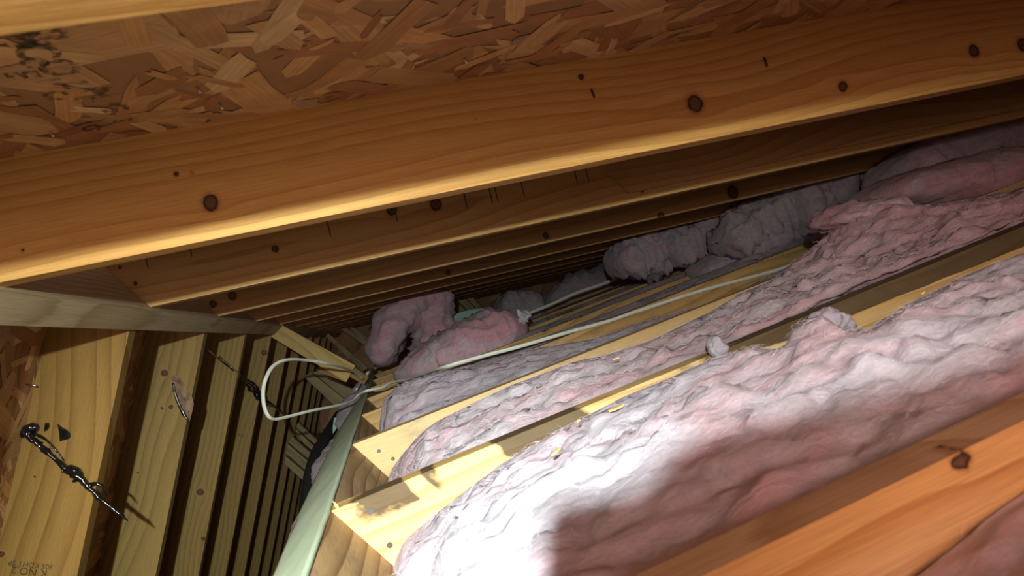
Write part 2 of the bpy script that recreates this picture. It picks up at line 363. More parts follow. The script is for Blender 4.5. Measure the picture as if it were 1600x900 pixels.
def prism(poly, thick_vec):
    """closed prism from a 3D polygon and an extrusion vector"""
    A = np.array(poly, float); B = A+np.array(thick_vec); n = len(A)
    F = [tuple(range(n))[::-1], tuple(range(n, 2*n))]+[(i, (i+1) % n, n+(i+1) % n, n+i) for i in range(n)]
    return np.concatenate([A, B]), F
def fixn(o):
    import bmesh
    bm = bmesh.new(); bm.from_mesh(o.data); bmesh.ops.recalc_face_normals(bm, faces=bm.faces); bm.to_mesh(o.data); bm.free(); return o

def vecf(f): f.vec = True; return f
def rafter_map(Y, side, x1=0.):
    # s horizontal distance from the ridge, h measured up from the lower edge, w away from camera
    def f(s, h, w):
        x = s+x1
        X = x if side > 0 else -TW-x
        return np.stack([X, Y+w, -x*TP+h/CP], 1)
    f.sh = (1/CP, TP); return vecf(f)
def joist_map(Y, side=1):
    def f(s, h, w):   # h measured up from the lower edge; w away from camera
        X = XG+s if side > 0 else XGL-s
        return np.stack([X, Y+w, ZG-s*TQ-(JD-h)/CQ], 1)
    f.sh = (1/CQ, TQ); return vecf(f)
XGL = -0.02

# ------------------------------------------------------------------ sheathing (strand board)
def strands(origin, ex, ey, en, a0, a1, b0, b1, n, seed, L0=.06, L1=.17, pref=None):
    """flat wood flakes, each of its own tint, pressed into the board; en points to the viewer"""
    r = np.random.RandomState(seed); V = []; F = []; tint = []; suv = []
    cols = [(.50, .28, .115), (.42, .21, .08), (.56, .33, .14), (.36, .16, .065), (.47, .26, .12), (.62, .40, .19), (.27, .105, .05), (.52, .27, .10), (.40, .24, .14)]
    wts = np.array([.2, .18, .13, .11, .14, .07, .05, .08, .04]); wts /= wts.sum()
    for i in range(n):
        L_ = r.uniform(L0, L1)*(1 if r.rand() < .8 else .5); W_ = L_*r.uniform(.12, .38); th = r.uniform(0, math.pi)
        if pref is not None and r.rand() < .5: th = pref+r.normal(0, .45)
        cx = r.uniform(a0, a1); cy = r.uniform(b0, b1); c, s = math.cos(th), math.sin(th)
        k = r.randint(4, 7); pts = []
        e = r.uniform(.0, .22, 8)
        base = [(-.5+e[0], -.5+e[4]*.4), (-.15, -.5+e[6]*.3), (.2, -.5), (.5-e[1], -.42), (.5, .1*e[5]), (.5-e[2], .5), (.1, .5-e[7]*.3), (-.3, .46), (-.5, .5-e[3]), (-.5+e[3], .05)]
        z = .0004+.0014*(i/n)
        st = len(V)
        bow = r.uniform(-.12, .12)
        for (u, v) in base:
            u2 = u*L_; v2 = v*W_+bow*L_*(u*u)*.8+r.uniform(-.03, .03)*W_
            x = min(max(cx+u2*c-v2*s, a0), a1); y = min(max(cy+u2*s+v2*c, b0), b1)
            V.append(origin+ex*x+ey*y+en*z); suv.append((u2+i*.37, v2+i*.11, 0))
        F.append(tuple(range(st, st+len(base))))
        col = np.array(cols[r.choice(len(cols), p=wts)])*r.uniform(.85, 1.12)
        tint += [col*1.25]*len(base)
    return V, F, tint, suv
def sheathing(name, side, y0, y1, d0, d1, n, seed):
    ex = np.array([CP*side, 0, -SP]); ey = np.array([0, 1., 0]); up = np.array([SP*side, 0, CP])
    o = np.array([0. if side > 0 else -TW, 0, 0])+up*HR
    # slab
    c = [o+ex*d0+ey*y0, o+ex*d1+ey*y0, o+ex*d1+ey*y1, o+ex*d0+ey*y1]
    V, F = prism(c, up*.0119); V = list(V); tint = [np.array((.40, .21, .09))]*8; suv = [(0, 0, 0)]*8
    fl = strands(o, ex, ey, -up, d0, d1, y0, y1, n, seed)
    b = len(V); V += fl[0]; F += [tuple(i+b for i in f) for f in fl[1]]; tint += fl[2]; suv += fl[3]
    ob = link(name, V, F, M['osb'], attrs={'tint': np.array(tint), 'suv': np.array(suv)})
    ob['kind'] = 'structure'; return ob
sheathing('ceiling', 1, RY(0)-.9, RY(1)+.30, -.02, EAVE/CP, 5200, 3)
sheathing('ceiling', 1, RY(1)+.3035, 7.95, -.02, EAVE/CP, 3000, 4)
sheathing('wall_left', -1, LY(1)-.7, LY(3)+.3, -.02, EAVE/CP, 5200, 5)
sheathing('wall_left', -1, LY(3)+.3035, 7.95, -.02, EAVE/CP, 3500, 6)

# ------------------------------------------------------------------ ridge board and header
def straight(X0, Y0, Z0):
    def f(s, h, w): return np.stack([X0+w*np.ones_like(s), Y0+s, Z0+h], 1)
    return vecf(f)
rb = board('ridge_board', straight(-TW, -.75, ZR), 8.6, .195, TW, M['ridge'], .012, (), 11, pith=(-.3, .03), wander=(.01, .008))
tag(rb, 'long grey-brown ridge board along the peak where both roof slopes meet', 'ridge board')
YEND = 7.8
hb = board('header_beam', (lambda f: f)(straight(XGL, .1, ZG-.235)), YEND-.12, .235-.0005, XG-XGL-.0005, M['header'], .007, (), 12, pith=(.30, -.02), wander=(.02, .012), s_dense=(.5, 3.2))
tag(hb, 'brown wavy-grained header beam that the right-hand ceiling joists butt into', 'beam')

# pale green strip lying on the header
ge = [(380, 1000), (427, 900), (455, 828), (480, 765), (507, 706), (528, 660), (545, 625), (558, 600), (566, 585)]
gl = []
for (x, y) in ge:
    P = onp(x, y, (0, 0, 1), (0, 0, ZG+.006)); gl.append((P[1], P[0]))
gl = [g for g in gl if g[0] < 5.2]
V = []; F = []
ys = np.arange(.12, 5.2, .03)
lx = np.interp(ys, [g[0] for g in gl], [g[1] for g in gl])
nx = 14
for i, y in enumerate(ys):
    l = max(lx[i], -.15)+.004*noise.noise((y*9, 0, 0)); rr_ = XG+.0015*noise.noise((y*14, 3, 0))
    for k in range(nx):
        t = k/(nx-1); x = l+(rr_-l)*t
        z = ZG+.007+.0015*noise.noise((x*22, y*7, 1.))-.02*max(0, (XGL-x)/.12)**1.5
        V.append((x, y, z))
top = len(V)
for (x, y, z) in list(V): V.append((x, y, z-.006))
m_ = len(ys)
for i in range(m_-1):
    for k in range(nx-1):
        a = i*nx+k; F.append((a, a+1, a+nx+1, a+nx)); F.append((top+a, top+a+nx, top+a+nx+1, top+a+1))
    a = i*nx; F.append((a, a+nx, top+a+nx, top+a)); a = i*nx+nx-1; F.append((a+nx, a, top+a, top+a+nx))
a = list(range(nx)); F.append(tuple(a[::-1])+tuple(top+q for q in a)); a = [(m_-1)*nx+q for q in range(nx)]; F.append(tuple(a)+tuple(top+q for q in a[::-1]))
gs = fixn(link('drywall_strip', V, F, M['green'], smooth=True))
tag(gs, 'pale green drywall strip lying along the top of the header beam', 'drywall strip')

# ------------------------------------------------------------------ rafters on the right slope
def rk(i, px):
    out = []
    for (x, y, r) in px:
        P = at(x, y, RY(i)); s = P[0]; h = (P[2]+s*TP)*CP
        out.append((s, h, r*RY(i)/FPX))
    return out
def lk(i, px):
    out = []
    for (x, y, r) in px:
        P = at(x, y, LY(i)); s = -TW-P[0]; h = (P[2]+s*TP)*CP
        out.append((s, h, r*LY(i)/FPX))
    return out
KN = {1: [(329, 317, 11), (1086, 162, 14), (1317, 135, 9), (1522, 80, 11), (1598, 70, 12), (275, 272, 4), (300, 271, 3), (35, 392, 3), (742, 187, 2.5), (908, 120, 5)],
      2: [(681, 319, 9), (612, 328, 8), (1210, 209, 9), (1475, 158, 7), (430, 389, 5), (212, 443, 3), (187, 418, 3), (1003, 297, 4)],
      3: [(363, 462, 6), (333, 475, 5), (853, 368, 5), (467, 408, 5), (1145, 300, 10), (1033, 338, 6)],
      4: [(440, 461, 5), (1060, 362, 5), (700, 425, 4)], 5: [(541, 486, 3)]}
RL = {-1: 'rafter over the camera on the right-hand slope',
      0: 'blurred close-up rafter crossing the top left corner of the photo',
      1: 'large reddish-brown rafter with round dark knots spanning the whole photo',
      2: 'second-nearest full-length rafter, with dangling nails, below the large knotty rafter',
      3: 'third full rafter down, narrow brown side and thin yellow lit edge',
      4: 'fourth full rafter down, with a very thin pale lit edge',
      5: 'fifth full rafter down, whose lower left end meets the short brace board',
      6: 'sixth full rafter down, dark, just above the folded pink batt',
      7: 'seventh rafter down, almost black, behind the top of the folded pink batt', 8: 'eighth rafter down, nearly lost in the dark above the far wool', 9: 'ninth rafter down in the darkness, three before the far wall',
      10: 'tenth rafter down in the darkness, two before the far wall', 11: 'last rafter of the right slope, against the far wall'}
R2 = {}
for i in range(0, 12):
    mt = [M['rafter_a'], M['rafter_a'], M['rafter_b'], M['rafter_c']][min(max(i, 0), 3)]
    dense = (0, 2.2) if i <= 3 else None
    y_off = -.038+.0 if i == 0 else 0
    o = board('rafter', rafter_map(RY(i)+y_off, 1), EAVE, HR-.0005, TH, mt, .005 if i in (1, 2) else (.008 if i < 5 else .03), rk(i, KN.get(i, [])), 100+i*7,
              pith=({1: (.055, -.012), 2: (.10, -.03)}.get(i)), s_dense=dense, wander=((.013, .007) if i == 1 else (.02, .02)))
    R2[i] = o
    if i in RL: tag(o, RL[i], 'rafter', 'rafters of the right-hand roof slope')
    else: tag(o, 'dark far rafter of the right-hand slope, lost in shadow beyond the pink batt', 'rafter', 'far rafters of the right-hand roof slope')
# sistered second piece on rafter 2
P = at(943, 262, RY(2)-.012)
def sis(s, h, w):
    x = s+P[0]; return np.stack([x, RY(2)-.013+w, -x*TP+(h+.022)/CP], 1)
o = board('scab_board', vecf(sis), 1.6, HR-.030, .0125, M['rafter_c'], .012, [], 77)
tag(o, 'thin dark-stained board scabbed on the side of the nail-pierced second rafter', 'board')

# ------------------------------------------------------------------ rafters on the left slope
LKN = {2: [(55, 745, 2.5), (2, 866, 4)], 3: [(257, 583, 4.5), (267, 636, 3), (253, 638, 2.3), (215, 739, 1.8)], 4: [(313, 769, 4.5), (318, 842, 3)], 5: [(413, 551, 4), (401, 720, 4)]}
LL = {1: 'left-slope rafter closest to the camera, behind the lower left photo edge',
      2: 'wide yellow-lit left rafter carrying the black tar spots and an ink grade stamp',
      3: 'second left-slope rafter, marked by a long scar-like brown knot near its right edge',
      4: 'third left-slope rafter, narrow, with a single oval knot low on it',
      5: 'fourth left-slope rafter, just left of the white cable loop',
      6: 'fifth left-slope rafter, passing behind the left end of the cable loop',
      7: 'sixth left-slope rafter, seen inside the left half of the cable loop', 8: 'thin seventh left-slope rafter, inside the middle of the cable loop',
      9: 'eighth left-slope rafter, a thin strip beside the valley boards', 10: 'ninth left-slope rafter, a hair-thin strip behind the short far rafters', 11: 'farthest left-slope rafter, against the far wall'}
LR = {}
for i in range(1, 12):
    mt = M['left_a'] if i <= 2 else M['left_b']
    o = board('rafter', rafter_map(LY(i), -1), EAVE, HR-.0005, TH, mt, .006 if i in (2, 3) else (.01 if i < 6 else .03), lk(i, LKN.get(i, [])), 300+i*5,
              pith={2: (.085, -.006), 3: (.02, -.05)}.get(i), s_dense=((0, 1.6) if i <= 5 else None), wander=(.03, .01))
    LR[i] = o
    if i in LL: tag(o, LL[i], 'rafter', 'rafters of the left-hand roof slope')
    else: tag(o, 'distant narrow rafter of the left slope in the dim far end', 'rafter', 'far rafters of the left-hand roof slope')
# scar knot on rafter 3: bark pocket
pl = [(268, 590), (273, 586), (281, 589), (290, 604), (300, 620), (303, 632), (299, 648), (296, 660), (292, 655), (283, 640), (276, 622), (271, 606)]
V, F = prism([at(x, y, LY(3)-.0015) for x, y in pl], (0, .0012, 0))
bk = fixn(link('bark_pocket', V, F, plain('bark', (.20, .13, .075), .8, bump=.8, bscale=60, var=.5), LR[3], origin=at(285, 620, LY(3)-.001))); bk.location = Vector(at(285, 620, LY(3)-.001))-LR[3].location
bk['label'] = 'rough brown bark pocket'
# dark crack along its left side
o = tube('resin_crack', [at(x, y, LY(3)-.0025) for x, y in [(270, 598), (274, 615), (281, 634), (288, 648), (296, 660)]], [.002, .004, .0045, .005, .002], M['tar'], LR[3], 6, jit=.4, origin=at(280, 630, LY(3)))
o.location = Vector(at(280, 630, LY(3)))-LR[3].location

# ink stamp
def text_mesh(name, body, size, loc, xdir, ydir, mat, parent, space=1.):
    cu = bpy.data.curves.new(name, 'FONT'); cu.body = body; cu.size = size; cu.space_character = space; cu.align_x = 'CENTER'; cu.offset = .035*size if name == 'ink_mark' else 0
    t = bpy.data.objects.new(name+'_tmp', cu); COL.objects.link(t)
    dg = bpy.context.evaluated_depsgraph_get(); me = bpy.data.meshes.new_from_object(t.evaluated_get(dg)); bpy.data.objects.remove(t)
    o = bpy.data.objects.new(name, me); COL.objects.link(o); me.materials.clear(); me.materials.append(mat)
    x = Vector(xdir).normalized(); y = (Vector(ydir)-x*Vector(ydir).dot(x)).normalized(); z = x.cross(y)
    mw = Matrix(((x.x, y.x, z.x, loc[0]), (x.y, y.y, z.y, loc[1]), (x.z, y.z, z.z, loc[2]), (0, 0, 0, 1)))
    for v in me.vertices: v.co = (mw @ v.co)-Vector(loc)
    if parent: o.parent = parent; o.location = Vector(loc)-parent.location
    else: o.location = loc
    return o
YS = LY(2)-.0008
def dirpx(a, b, Y): return at(b[0], b[1], Y)-at(a[0], a[1], Y)
xd = dirpx((72, 886), (27, 881), YS); yd = dirpx((50, 870), (45, 892), YS)
text_mesh('grade_stamp', '305 KDHT SP', .0145, at(49, 879, YS), xd, yd, M['ink'], LR[2], 1.0)
text_mesh('grade_stamp', 'K NO.2', .0205, at(47, 888, YS), xd, yd, M['ink'], LR[2], 1.0)
text_mesh('grade_stamp', 'FDL', .02, at(377, 678, LY(5)-.001), dirpx((385, 680), (370, 677), LY(5)), dirpx((377, 672), (376, 684), LY(5)), M['ink'], LR[5])

# ------------------------------------------------------------------ black tar drips on the left
def tar_string(name, px, rads, label, extra=()):
    parts = []
    parts.append(tube('t', [at(x, y, Y) for x, y, Y in px], rads, None, seg=8, jit=.35, sub=5, seed=len(px), ret=True, updir=(0, 1, 0)))
    for e, rr_ in extra:
        parts.append(tube('t', [at(x, y, Y) for x, y, Y in e], rr_, None, seg=7, jit=.45, sub=4, seed=len(e)+3, ret=True, updir=(0, 1, 0)))
    r = np.random.RandomState(len(px)*3)
    for k in range(46):
        i = r.randint(0, len(px)-2); t = r.rand(); a = at(*px[i])*(1-t)+at(*px[i+1])*t; q = rads[i]*(1-t)+rads[i+1]*t
        d = r.normal(size=3)*np.array([1, .35, 1]); d /= np.linalg.norm(d)
        c = a+d*q*.5; l = q*r.uniform(.5, 1.7)
        parts.append(tube('t', [c-d*l*.4, c, c+d*l*.6, c+d*l], [q*.2, q*.65, q*.4, q*.05], None, seg=6, jit=.5, sub=2, seed=k, ret=True, updir=(0.3, 1, 0.2)))
    V, F = merge(parts); o = link(name, V, F, M['tar'], smooth=True); tag(o, label, 'tar drip'); return o
Y = LY(2)
tar_string('tar_strand', [(27, 692, Y+.04), (32, 678, Y+.0), (40, 675, Y-.012), (52, 688, Y-.014), (70, 703, Y-.014), (92, 722, Y-.014), (108, 737, Y-.014), (125, 748, Y-.014), (140, 763, Y-.014), (155, 778, Y-.014), (172, 792, Y-.014), (188, 803, Y-.012), (200, 814, Y-.01)],
           [.004, .007, .009, .006, .005, .004, .007, .0075, .005, .005, .004, .004, .0008], 'glossy black tar strand stretched across the widest left rafter',
           [([(36, 682, Y-.006), (48, 669, Y-.008), (60, 670, Y-.008)], [.008, .011, .005]), ([(52, 676, Y-.01), (75, 690, Y-.012), (100, 720, Y-.012)], [.003, .002, .001]),
            ([(98, 733, Y-.01), (115, 735, Y-.012), (128, 745, Y-.01)], [.005, .010, .004]), ([(138, 757, Y-.012), (155, 757, Y-.012), (172, 774, Y-.01)], [.004, .003, .0008])])
for pl_, nm in (([(89, 661), (98, 668), (104, 671), (110, 677), (110, 684), (104, 687), (93, 690), (92, 676)], 'large wedge-shaped glossy black tar spot right of the strand start'), ([(71, 660), (77, 661), (78, 666), (75, 672), (69, 675)], 'small wedge-shaped black tar spot beside the larger one')):
    c = np.mean([at(x, y, Y) for x, y in pl_], 0)
    A = np.array([at(x, y, Y-.0005) for x, y in pl_]); B = np.array([(at(x, y, Y)*.7+c*.3)-np.array([0, .005, 0]) for x, y in pl_]); n = len(A)
    Fc = [tuple(range(n)), tuple(range(n, 2*n))]+[(i, (i+1) % n, n+(i+1) % n, n+i) for i in range(n)]
    o = fixn(link('tar_spot', np.concatenate([A, B]), Fc, M['tar'])); tag(o, nm, 'tar drip')
Y4, Y5 = LY(4), LY(5)
tar_string('tar_strand', [(323, 545, LY(3)+.03), (343, 562, Y4-.05), (362, 577, Y4-.014), (378, 590, Y4+.1), (390, 600, Y4+.3), (398, 608, Y5-.06), (405, 622, Y5-.03), (425, 632, Y5+.2), (437, 645, LY(6)-.02)],
           [.002, .003, .003, .004, .006, .012, .014, .006, .001], 'black sooty tar strand with a clump, ending at the white cable loop',
           [([(385, 592, Y5-.06), (395, 606, Y5-.05), (408, 618, Y5-.04)], [.004, .022, .006]), ([(342, 556, Y4-.03), (375, 585, Y4-.014), (380, 590, Y4-.014)], [.0015, .0015, .001])])

# ------------------------------------------------------------------ nails through the sheathing
def nail(tip, top, r, mat, label, parent=None):
    V, F = tube('n', [top, np.array(top)*.5+np.array(tip)*.5, np.array(tip)*.93+np.array(top)*.07, tip], [r, r, r, r*.2], None, seg=8, sub=1, ret=True)
    o = link('nail', V, F, mat, smooth=True); tag(o, label, 'nail', 'nails poking through the roof'); return o
up = np.array([SP, 0, CP])
Yn = 1.49
spots = [(517, 371, 'leftmost of the long dark nails hanging in front of the second rafter'), (622, 349, 'long dark nail hanging beside the pair of dark knots'), (731, 328, 'long nail with a bright tip, right of the two knots'),
         (770, 319, 'short nail beside the long bright-tipped pair'), (779, 318, 'long nail with bright tip at centre of the hanging nails'), (820, 309, 'long dark nail right of the bright-tipped nails'),
         (903, 289, 'slanting dark nail left of the scab board'), (921, 287, 'thin dark nail closest to the scab board'), (232, 421, 'nail hanging near the left end of the second rafter'), (300, 402, 'short nail above the left part of the second rafter')]
for x, y, lb in spots:
    tip = at(x, y, Yn); nn = tip[0]*SP+tip[2]*CP
    top = tip+up*(HR-nn+.002)
    nail(tip, top, .0016, M['nail'], lb)
Ym = RY(1)-.1
for x, y, lb in [(310, 150, 'short bright nail tip in the strand board, left of centre'), (345, 175, 'dark nail tip just above the large rafter'), (80, 218, 'pale nail tip below the ink stamp on the strand board'), (727, 103, 'small bright nail tip above the middle of the large rafter')]:
    P = onp(x, y, up, up*(HR-.012)); top = P+up*.014+np.array([0, 0, 0])
    nail(P+np.array([.004, 0, 0]), top, .0018, M['nail_shiny'], lb)
for x, y, lb in [(929, 153, 'nail piercing the top of the large rafter'), (1199, 104, 'small black nail piercing the large rafter, right of centre')]:
    a = at(x-5, y-14, RY(1)-.0005); b_ = at(x, y, RY(1)-.004)
    nail(b_, a, .0018, M['nail'], lb)
for x, y, lb in [(10, 604, 'steel nail tip in the strand board at the far left edge'), (57, 603, 'steel nail tip where the widest left rafter meets the strand board')]:
    ul = np.array([-SP, 0, CP]); P = onp(x, y, ul, ul*(HR-.02)+np.array([-TW, 0, 0])); nail(P, P+ul*.021, .002, M['nail_shiny'], lb)

# ink marks printed on the strand board, too worn to read
exr = np.array([CP, 0, -SP])
oo = up*(HR-.0022)
cu = [('C', 28, 85, .05), ('C', 33, 100, .034), ('E', 12, 120, .04), ('C', 62, 107, .05), ('I', 84, 118, .035), ('L', 100, 135, .035), ('O', 70, 152, .034), ('I', 60, 128, .03), ('C', 118, 158, .03), ('N', 140, 148, .04), ('G', 160, 172, .04), ('O', 130, 203, .03), ('R', 45, 60, .05), ('S', 178, 190, .03), ('M', 20, 66, .04)]
for ch, x, y, sz in cu:
    P = onp(x, y, up, oo); xd = onp(x+20, y+19, up, oo)-P; yd = onp(x+8, y-20, up, oo)-P
    if P[1] > RY(0)+.01:
        t = text_mesh('ink_mark', ch, sz*.95, P, xd, yd, M['ink_worn'], bpy.data.objects['ceiling'])

# ------------------------------------------------------------------ ceiling joists, right
def jk(j, px):
    out = []
    for (x, y, r) in px:
        P = at(x, y, JF(j)); s = P[0]-XG; h = (P[2]-(ZG-s*TQ))*CQ+JD; out.append((s, h, r*JF(j)/FPX))
    return out
JKN = {1: [(1505, 718, 16), (1490, 722, 9)], 2: [(1255, 512, 5)], 3: [(617, 735, 2)], 5: [(850, 512, 6)]}
JLb = {1: 'blurred close joist with an orange side and a dark knot, lower right',
       2: 'brightest joist, bare-ended at the header, dark brown towards the right edge',
       3: 'joist next behind the brightest one, its end a glaring white triangle with nails',
       4: 'joist over which the long white cable runs',
       5: 'joist with a small dark hooked knot, just above the long white cable',
       6: 'joist below the rolled pink batt, its sawn end a bright yellow block',
       7: 'narrow joist next beyond the one under the rolled pink batt',
       8: 'farthest joist whose sawn end shows beside the cable loop', 9: 'dim joist just past the last visible sawn end', 10: 'second dim joist past the last visible sawn end', 11: 'last dim ceiling joist before the far wall'}
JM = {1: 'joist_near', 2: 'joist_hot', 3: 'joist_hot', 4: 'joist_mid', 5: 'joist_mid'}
JO = {}
def st2(s, h, w):       # old grime along the upper edge of the brightest joist
    top = JD-np.interp(s, [0, .3, .6, 1.2], [.042, .030, .026, .034])
    amt = np.interp(s, [0, .02, .05, .09, .10, .112, .118, .135, .15, .20, .23, .33, .36, .44, .5, .60, .68, .8, 3], [.2, .5, .6, .6, .3, .3, .56, .56, .2, .25, .62, .62, .42, .3, .42, .55, .8, 1.0, 1.0])
    return np.clip(amt, 0, 1)*np.clip((h-top)/.008+.5, 0, 1)
for j in range(0, 12):
    if j == 2:
        parts = empty('ceiling_joist', (XG, JF(2), ZG)); J0 = parts
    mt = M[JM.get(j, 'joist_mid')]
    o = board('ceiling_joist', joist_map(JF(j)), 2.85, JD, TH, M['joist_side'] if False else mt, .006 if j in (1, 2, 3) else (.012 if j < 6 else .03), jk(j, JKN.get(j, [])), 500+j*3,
              s_dense=((0, 1.8) if j <= 5 else None), top_mat=(M['joist_near_top'] if j == 1 else None), wander=(.03, .02)) if j != 2 else None
    if j == 2:
        COL.objects.unlink(parts); bpy.data.objects.remove(parts)
        o = board('ceiling_joist', joist_map(JF(2)), 2.85, JD, TH, M['joist_two'], .006, jk(2, JKN[2]), 512, s_dense=(0, 1.8), wander=(.03, .02), stain=st2)
    JO[j] = o
    if j in JLb: tag(o, JLb[j], 'ceiling joist', 'ceiling joists on the right side')
    elif j == 0: tag(o, 'rearmost joist at the bottom right corner', 'ceiling joist', 'ceiling joists on the right side')
    else: tag(o, 'far dim joist of the right side beyond the pink batts', 'ceiling joist', 'far ceiling joists on the right side')
# toe nails at the joist ends
for j, px in ((2, [(579, 799), (609, 852)]), (3, [(592, 705), (614, 717), (622, 738)])):
    for x, y in px:
        P = at(x, y, JF(j)-.0015); th = np.linspace(0, 2*math.pi, 12, endpoint=False); r = .0042 if j == 2 else .0045
        ring1 = [P+np.array([math.cos(a)*r, 0, math.sin(a)*r]) for a in th]
        V, F = prism(ring1, (0, .0012, 0)); o = fixn(link('nail_head', V, F, M['nail'], JO[j], origin=P)); o.location = Vector(P)-JO[j].location
# splinters where the bright joist meets the header
for k, (a, b_) in enumerate([((524, 800), (560, 786)), ((520, 783), (532, 800)), ((530, 797), (556, 790))]):
    V, F = tube('s', [at(*a, JF(2)-.004), at((a[0]+b_[0])/2, (a[1]+b_[1])/2-1, JF(2)-.007), at(*b_, JF(2)-.002)], [.0006, .0028, .0008], None, seg=5, sub=1, ret=True)
    o = link('splinter', V, F, M['chip'], JO[2], origin=at(*a, JF(2))); o.location = Vector(at(*a, JF(2)))-JO[2].location
# bed of wool on the left ceiling slope, beyond the header
def left_bed():
    V = []; nx_, ny = 60, 200
    for a in range(nx_+1):
        for b_ in range(ny+1):
            q = 2.5*a/nx_; Y = -.3+8.0*b_/ny
            h = -.08+.05*fbm((q*2, Y*2, 4.), 1.5, 4)
            V.append((XGL-.004-q, Y, ZG-.10-q*TQ+h))
    F = [(a*(ny+1)+b_, a*(ny+1)+b_+1, (a+1)*(ny+1)+b_+1, (a+1)*(ny+1)+b_) for a in range(nx_) for b_ in range(ny)]
    n0 = len(V); idx = np.arange(n0).reshape(nx_+1, ny+1)
    bd = list(idx[:, 0])+list(idx[-1, 1:])+list(idx[::-1, -1][1:])+list(idx[0, ::-1][1:-1])
    for i in bd:
        p = V[i]; V.append((p[0], p[1], ZG-.32+(p[0]-XGL)*TQ))
    k = len(bd)
    F += [(bd[i], bd[(i+1) % k], n0+(i+1) % k, n0+i) for i in range(k)]+[tuple(range(n0, n0+k))]
    o = fixn(link('insulation_bed', V, F, M['wool_grey'], smooth=True)); tag(o, 'bed of dusty grey insulation falling away left of the header beam', 'insulation', None, 'stuff')

# drywall under the joists
for side, nm in ((1, 'floor'), (-1, 'floor')):
    x0 = XG if side > 0 else XGL
    dz = 0 if side > 0 else -.13
    A = [(x0, -.4, ZG-JDV-.001+dz), (x0+side*2.86, -.4, ZG-JDV-.001-2.86*TQ+dz), (x0+side*2.86, 7.9, ZG-JDV-.001-2.86*TQ+dz), (x0, 7.9, ZG-JDV-.001+dz)]
    V, F = prism(A, (0, 0, -.0127)); o = fixn(link(nm, V, F, plain('drywall_grey', (.5, .48, .44), .9, bscale=20, var=.1))); o['kind'] = 'structure'

# ------------------------------------------------------------------ insulation
def fbm(p, sc, oct=4, lac=2.1, gain=.55):
    v = 0; a = 1; s = sc
    for k in range(oct):
        v += a*noise.noise((p[0]*s, p[1]*s, p[2]*s)); a *= gain; s *= lac
    return v
def billow(p, sc, oct=4, lac=2.05, gain=.55):
    v = 0; a = 1; s = sc
    for k in range(oct):
        v += a*abs(noise.noise((p[0]*s, p[1]*s, p[2]*s))); a *= gain; s *= lac
    return v
left_bed()
def bay(j, far, near, x_end, label, mat, t0=(.12, .12), res=.009, amp=.03, bumps=(), seed=0, name='insulation_batt', xs_dense=None, y0=None, y1=None, lowcap=True, group='insulation batts lying in the joist bays'):
    """wool filling the bay between joist j and joist j+1. far / near: (x-XG, height over the joist tops) profiles"""
    ya = JB(j)+.002 if y0 is None else y0; yb = JF(j+1)-.002 if y1 is None else y1
    ny = max(6, int((yb-ya)/res)); nx_ = max(10, int(x_end/res))
    fx, fn_ = zip(*far); nx2, nn2 = zip(*near)
    us = np.linspace(0, 1, nx_); V = []; rows = nx_
    for a in range(nx_):
        for b_ in range(ny+1):
            v = b_/ny; st = t0[0]*(1-v)+t0[1]*v
            st += .03*noise.noise((v*4+seed, 7.7, 0))
            s = st+us[a]*(x_end-st)
            Y = ya+(yb-ya)*v
            f = np.interp(s, fx, fn_); n_ = np.interp(s, nx2, nn2); w_ = v*v*(3-2*v)
            h = n_*(1-w_)+f*w_
            h += .028*math.sin(math.pi*v)
            for (bx, by, bh, br, bs) in bumps:
                d = ((s-bx)/br)**2+((v-by)/bs)**2
                if d < 9: h += bh*math.exp(-d)
            p = (s*.8+seed*3.1, Y*1.6, seed*1.7)
            nz = amp*.5*fbm(p, 3.0, 3)+amp*.55*(billow((p[0]*.8+9, p[1], p[2]), 5.5, 3)-.38)+amp*.62*(billow((p[0]*1.3+3, p[1], p[2]+h*3), 15, 3)-.38)+amp*.22*fbm((p[0], p[1], p[2]), 42, 3)
            ed = min(v, 1-v); k = min(1, ed/.10); nz *= (.35+.65*k)
            h += nz
            if lowcap:      # the wool sags before the next joist, leaving its upper edge bare
                h = min(h, .193-(.193-(np.interp(.14+(s-.14)*yb/Y, fx, fn_)-.004))*(Y/yb)+ .004*noise.noise((s*14, Y*14, seed)))
            # rounded free end by the header
            e = (s-st)/.07
            if e < 1: h = -JD+.01+(h+JD-.01)*math.sqrt(max(0, 1-(1-e)**2))
            h = max(h, -JD+.004)
            s2 = s+.012*noise.noise((s*20, Y*20, seed+4.))
            s2 = max(s2, .002)
            V.append((XG+s2*1.0+h*SQ, min(max(Y, ya), yb), zj_(XG+s2)+h*CQ if False else ZG-s2*TQ+h*CQ))
    V = np.array(V)
    # keep clear of the header
    base = []
    F = []; idx = np.arange(nx_*(ny+1)).reshape(nx_, ny+1)
    for a in range(nx_-1):
        for b_ in range(ny): F.append((idx[a, b_], idx[a+1, b_], idx[a+1, b_+1], idx[a, b_+1]))
    # skirt and bottom
    border = list(idx[:, 0])+list(idx[-1, 1:])+list(idx[::-1, -1][1:])+list(idx[0, ::-1][1:-1])
    n0 = len(V); B = []
    for i in border:
        p = V[i]; s = p[0]-XG; B.append((p[0], p[1], min(p[2]-.001, ZG-s*TQ-JDV+.001)))
    V = np.concatenate([V, np.array(B)]); k = len(border)
    for i in range(k): F.append((border[i], n0+i, n0+(i+1) % k, border[(i+1) % k])[::-1])
    F.append(tuple(range(n0, n0+k)))
    o = link(name, V, F, mat, smooth=True)
    return tag(o, label, 'insulation', group)

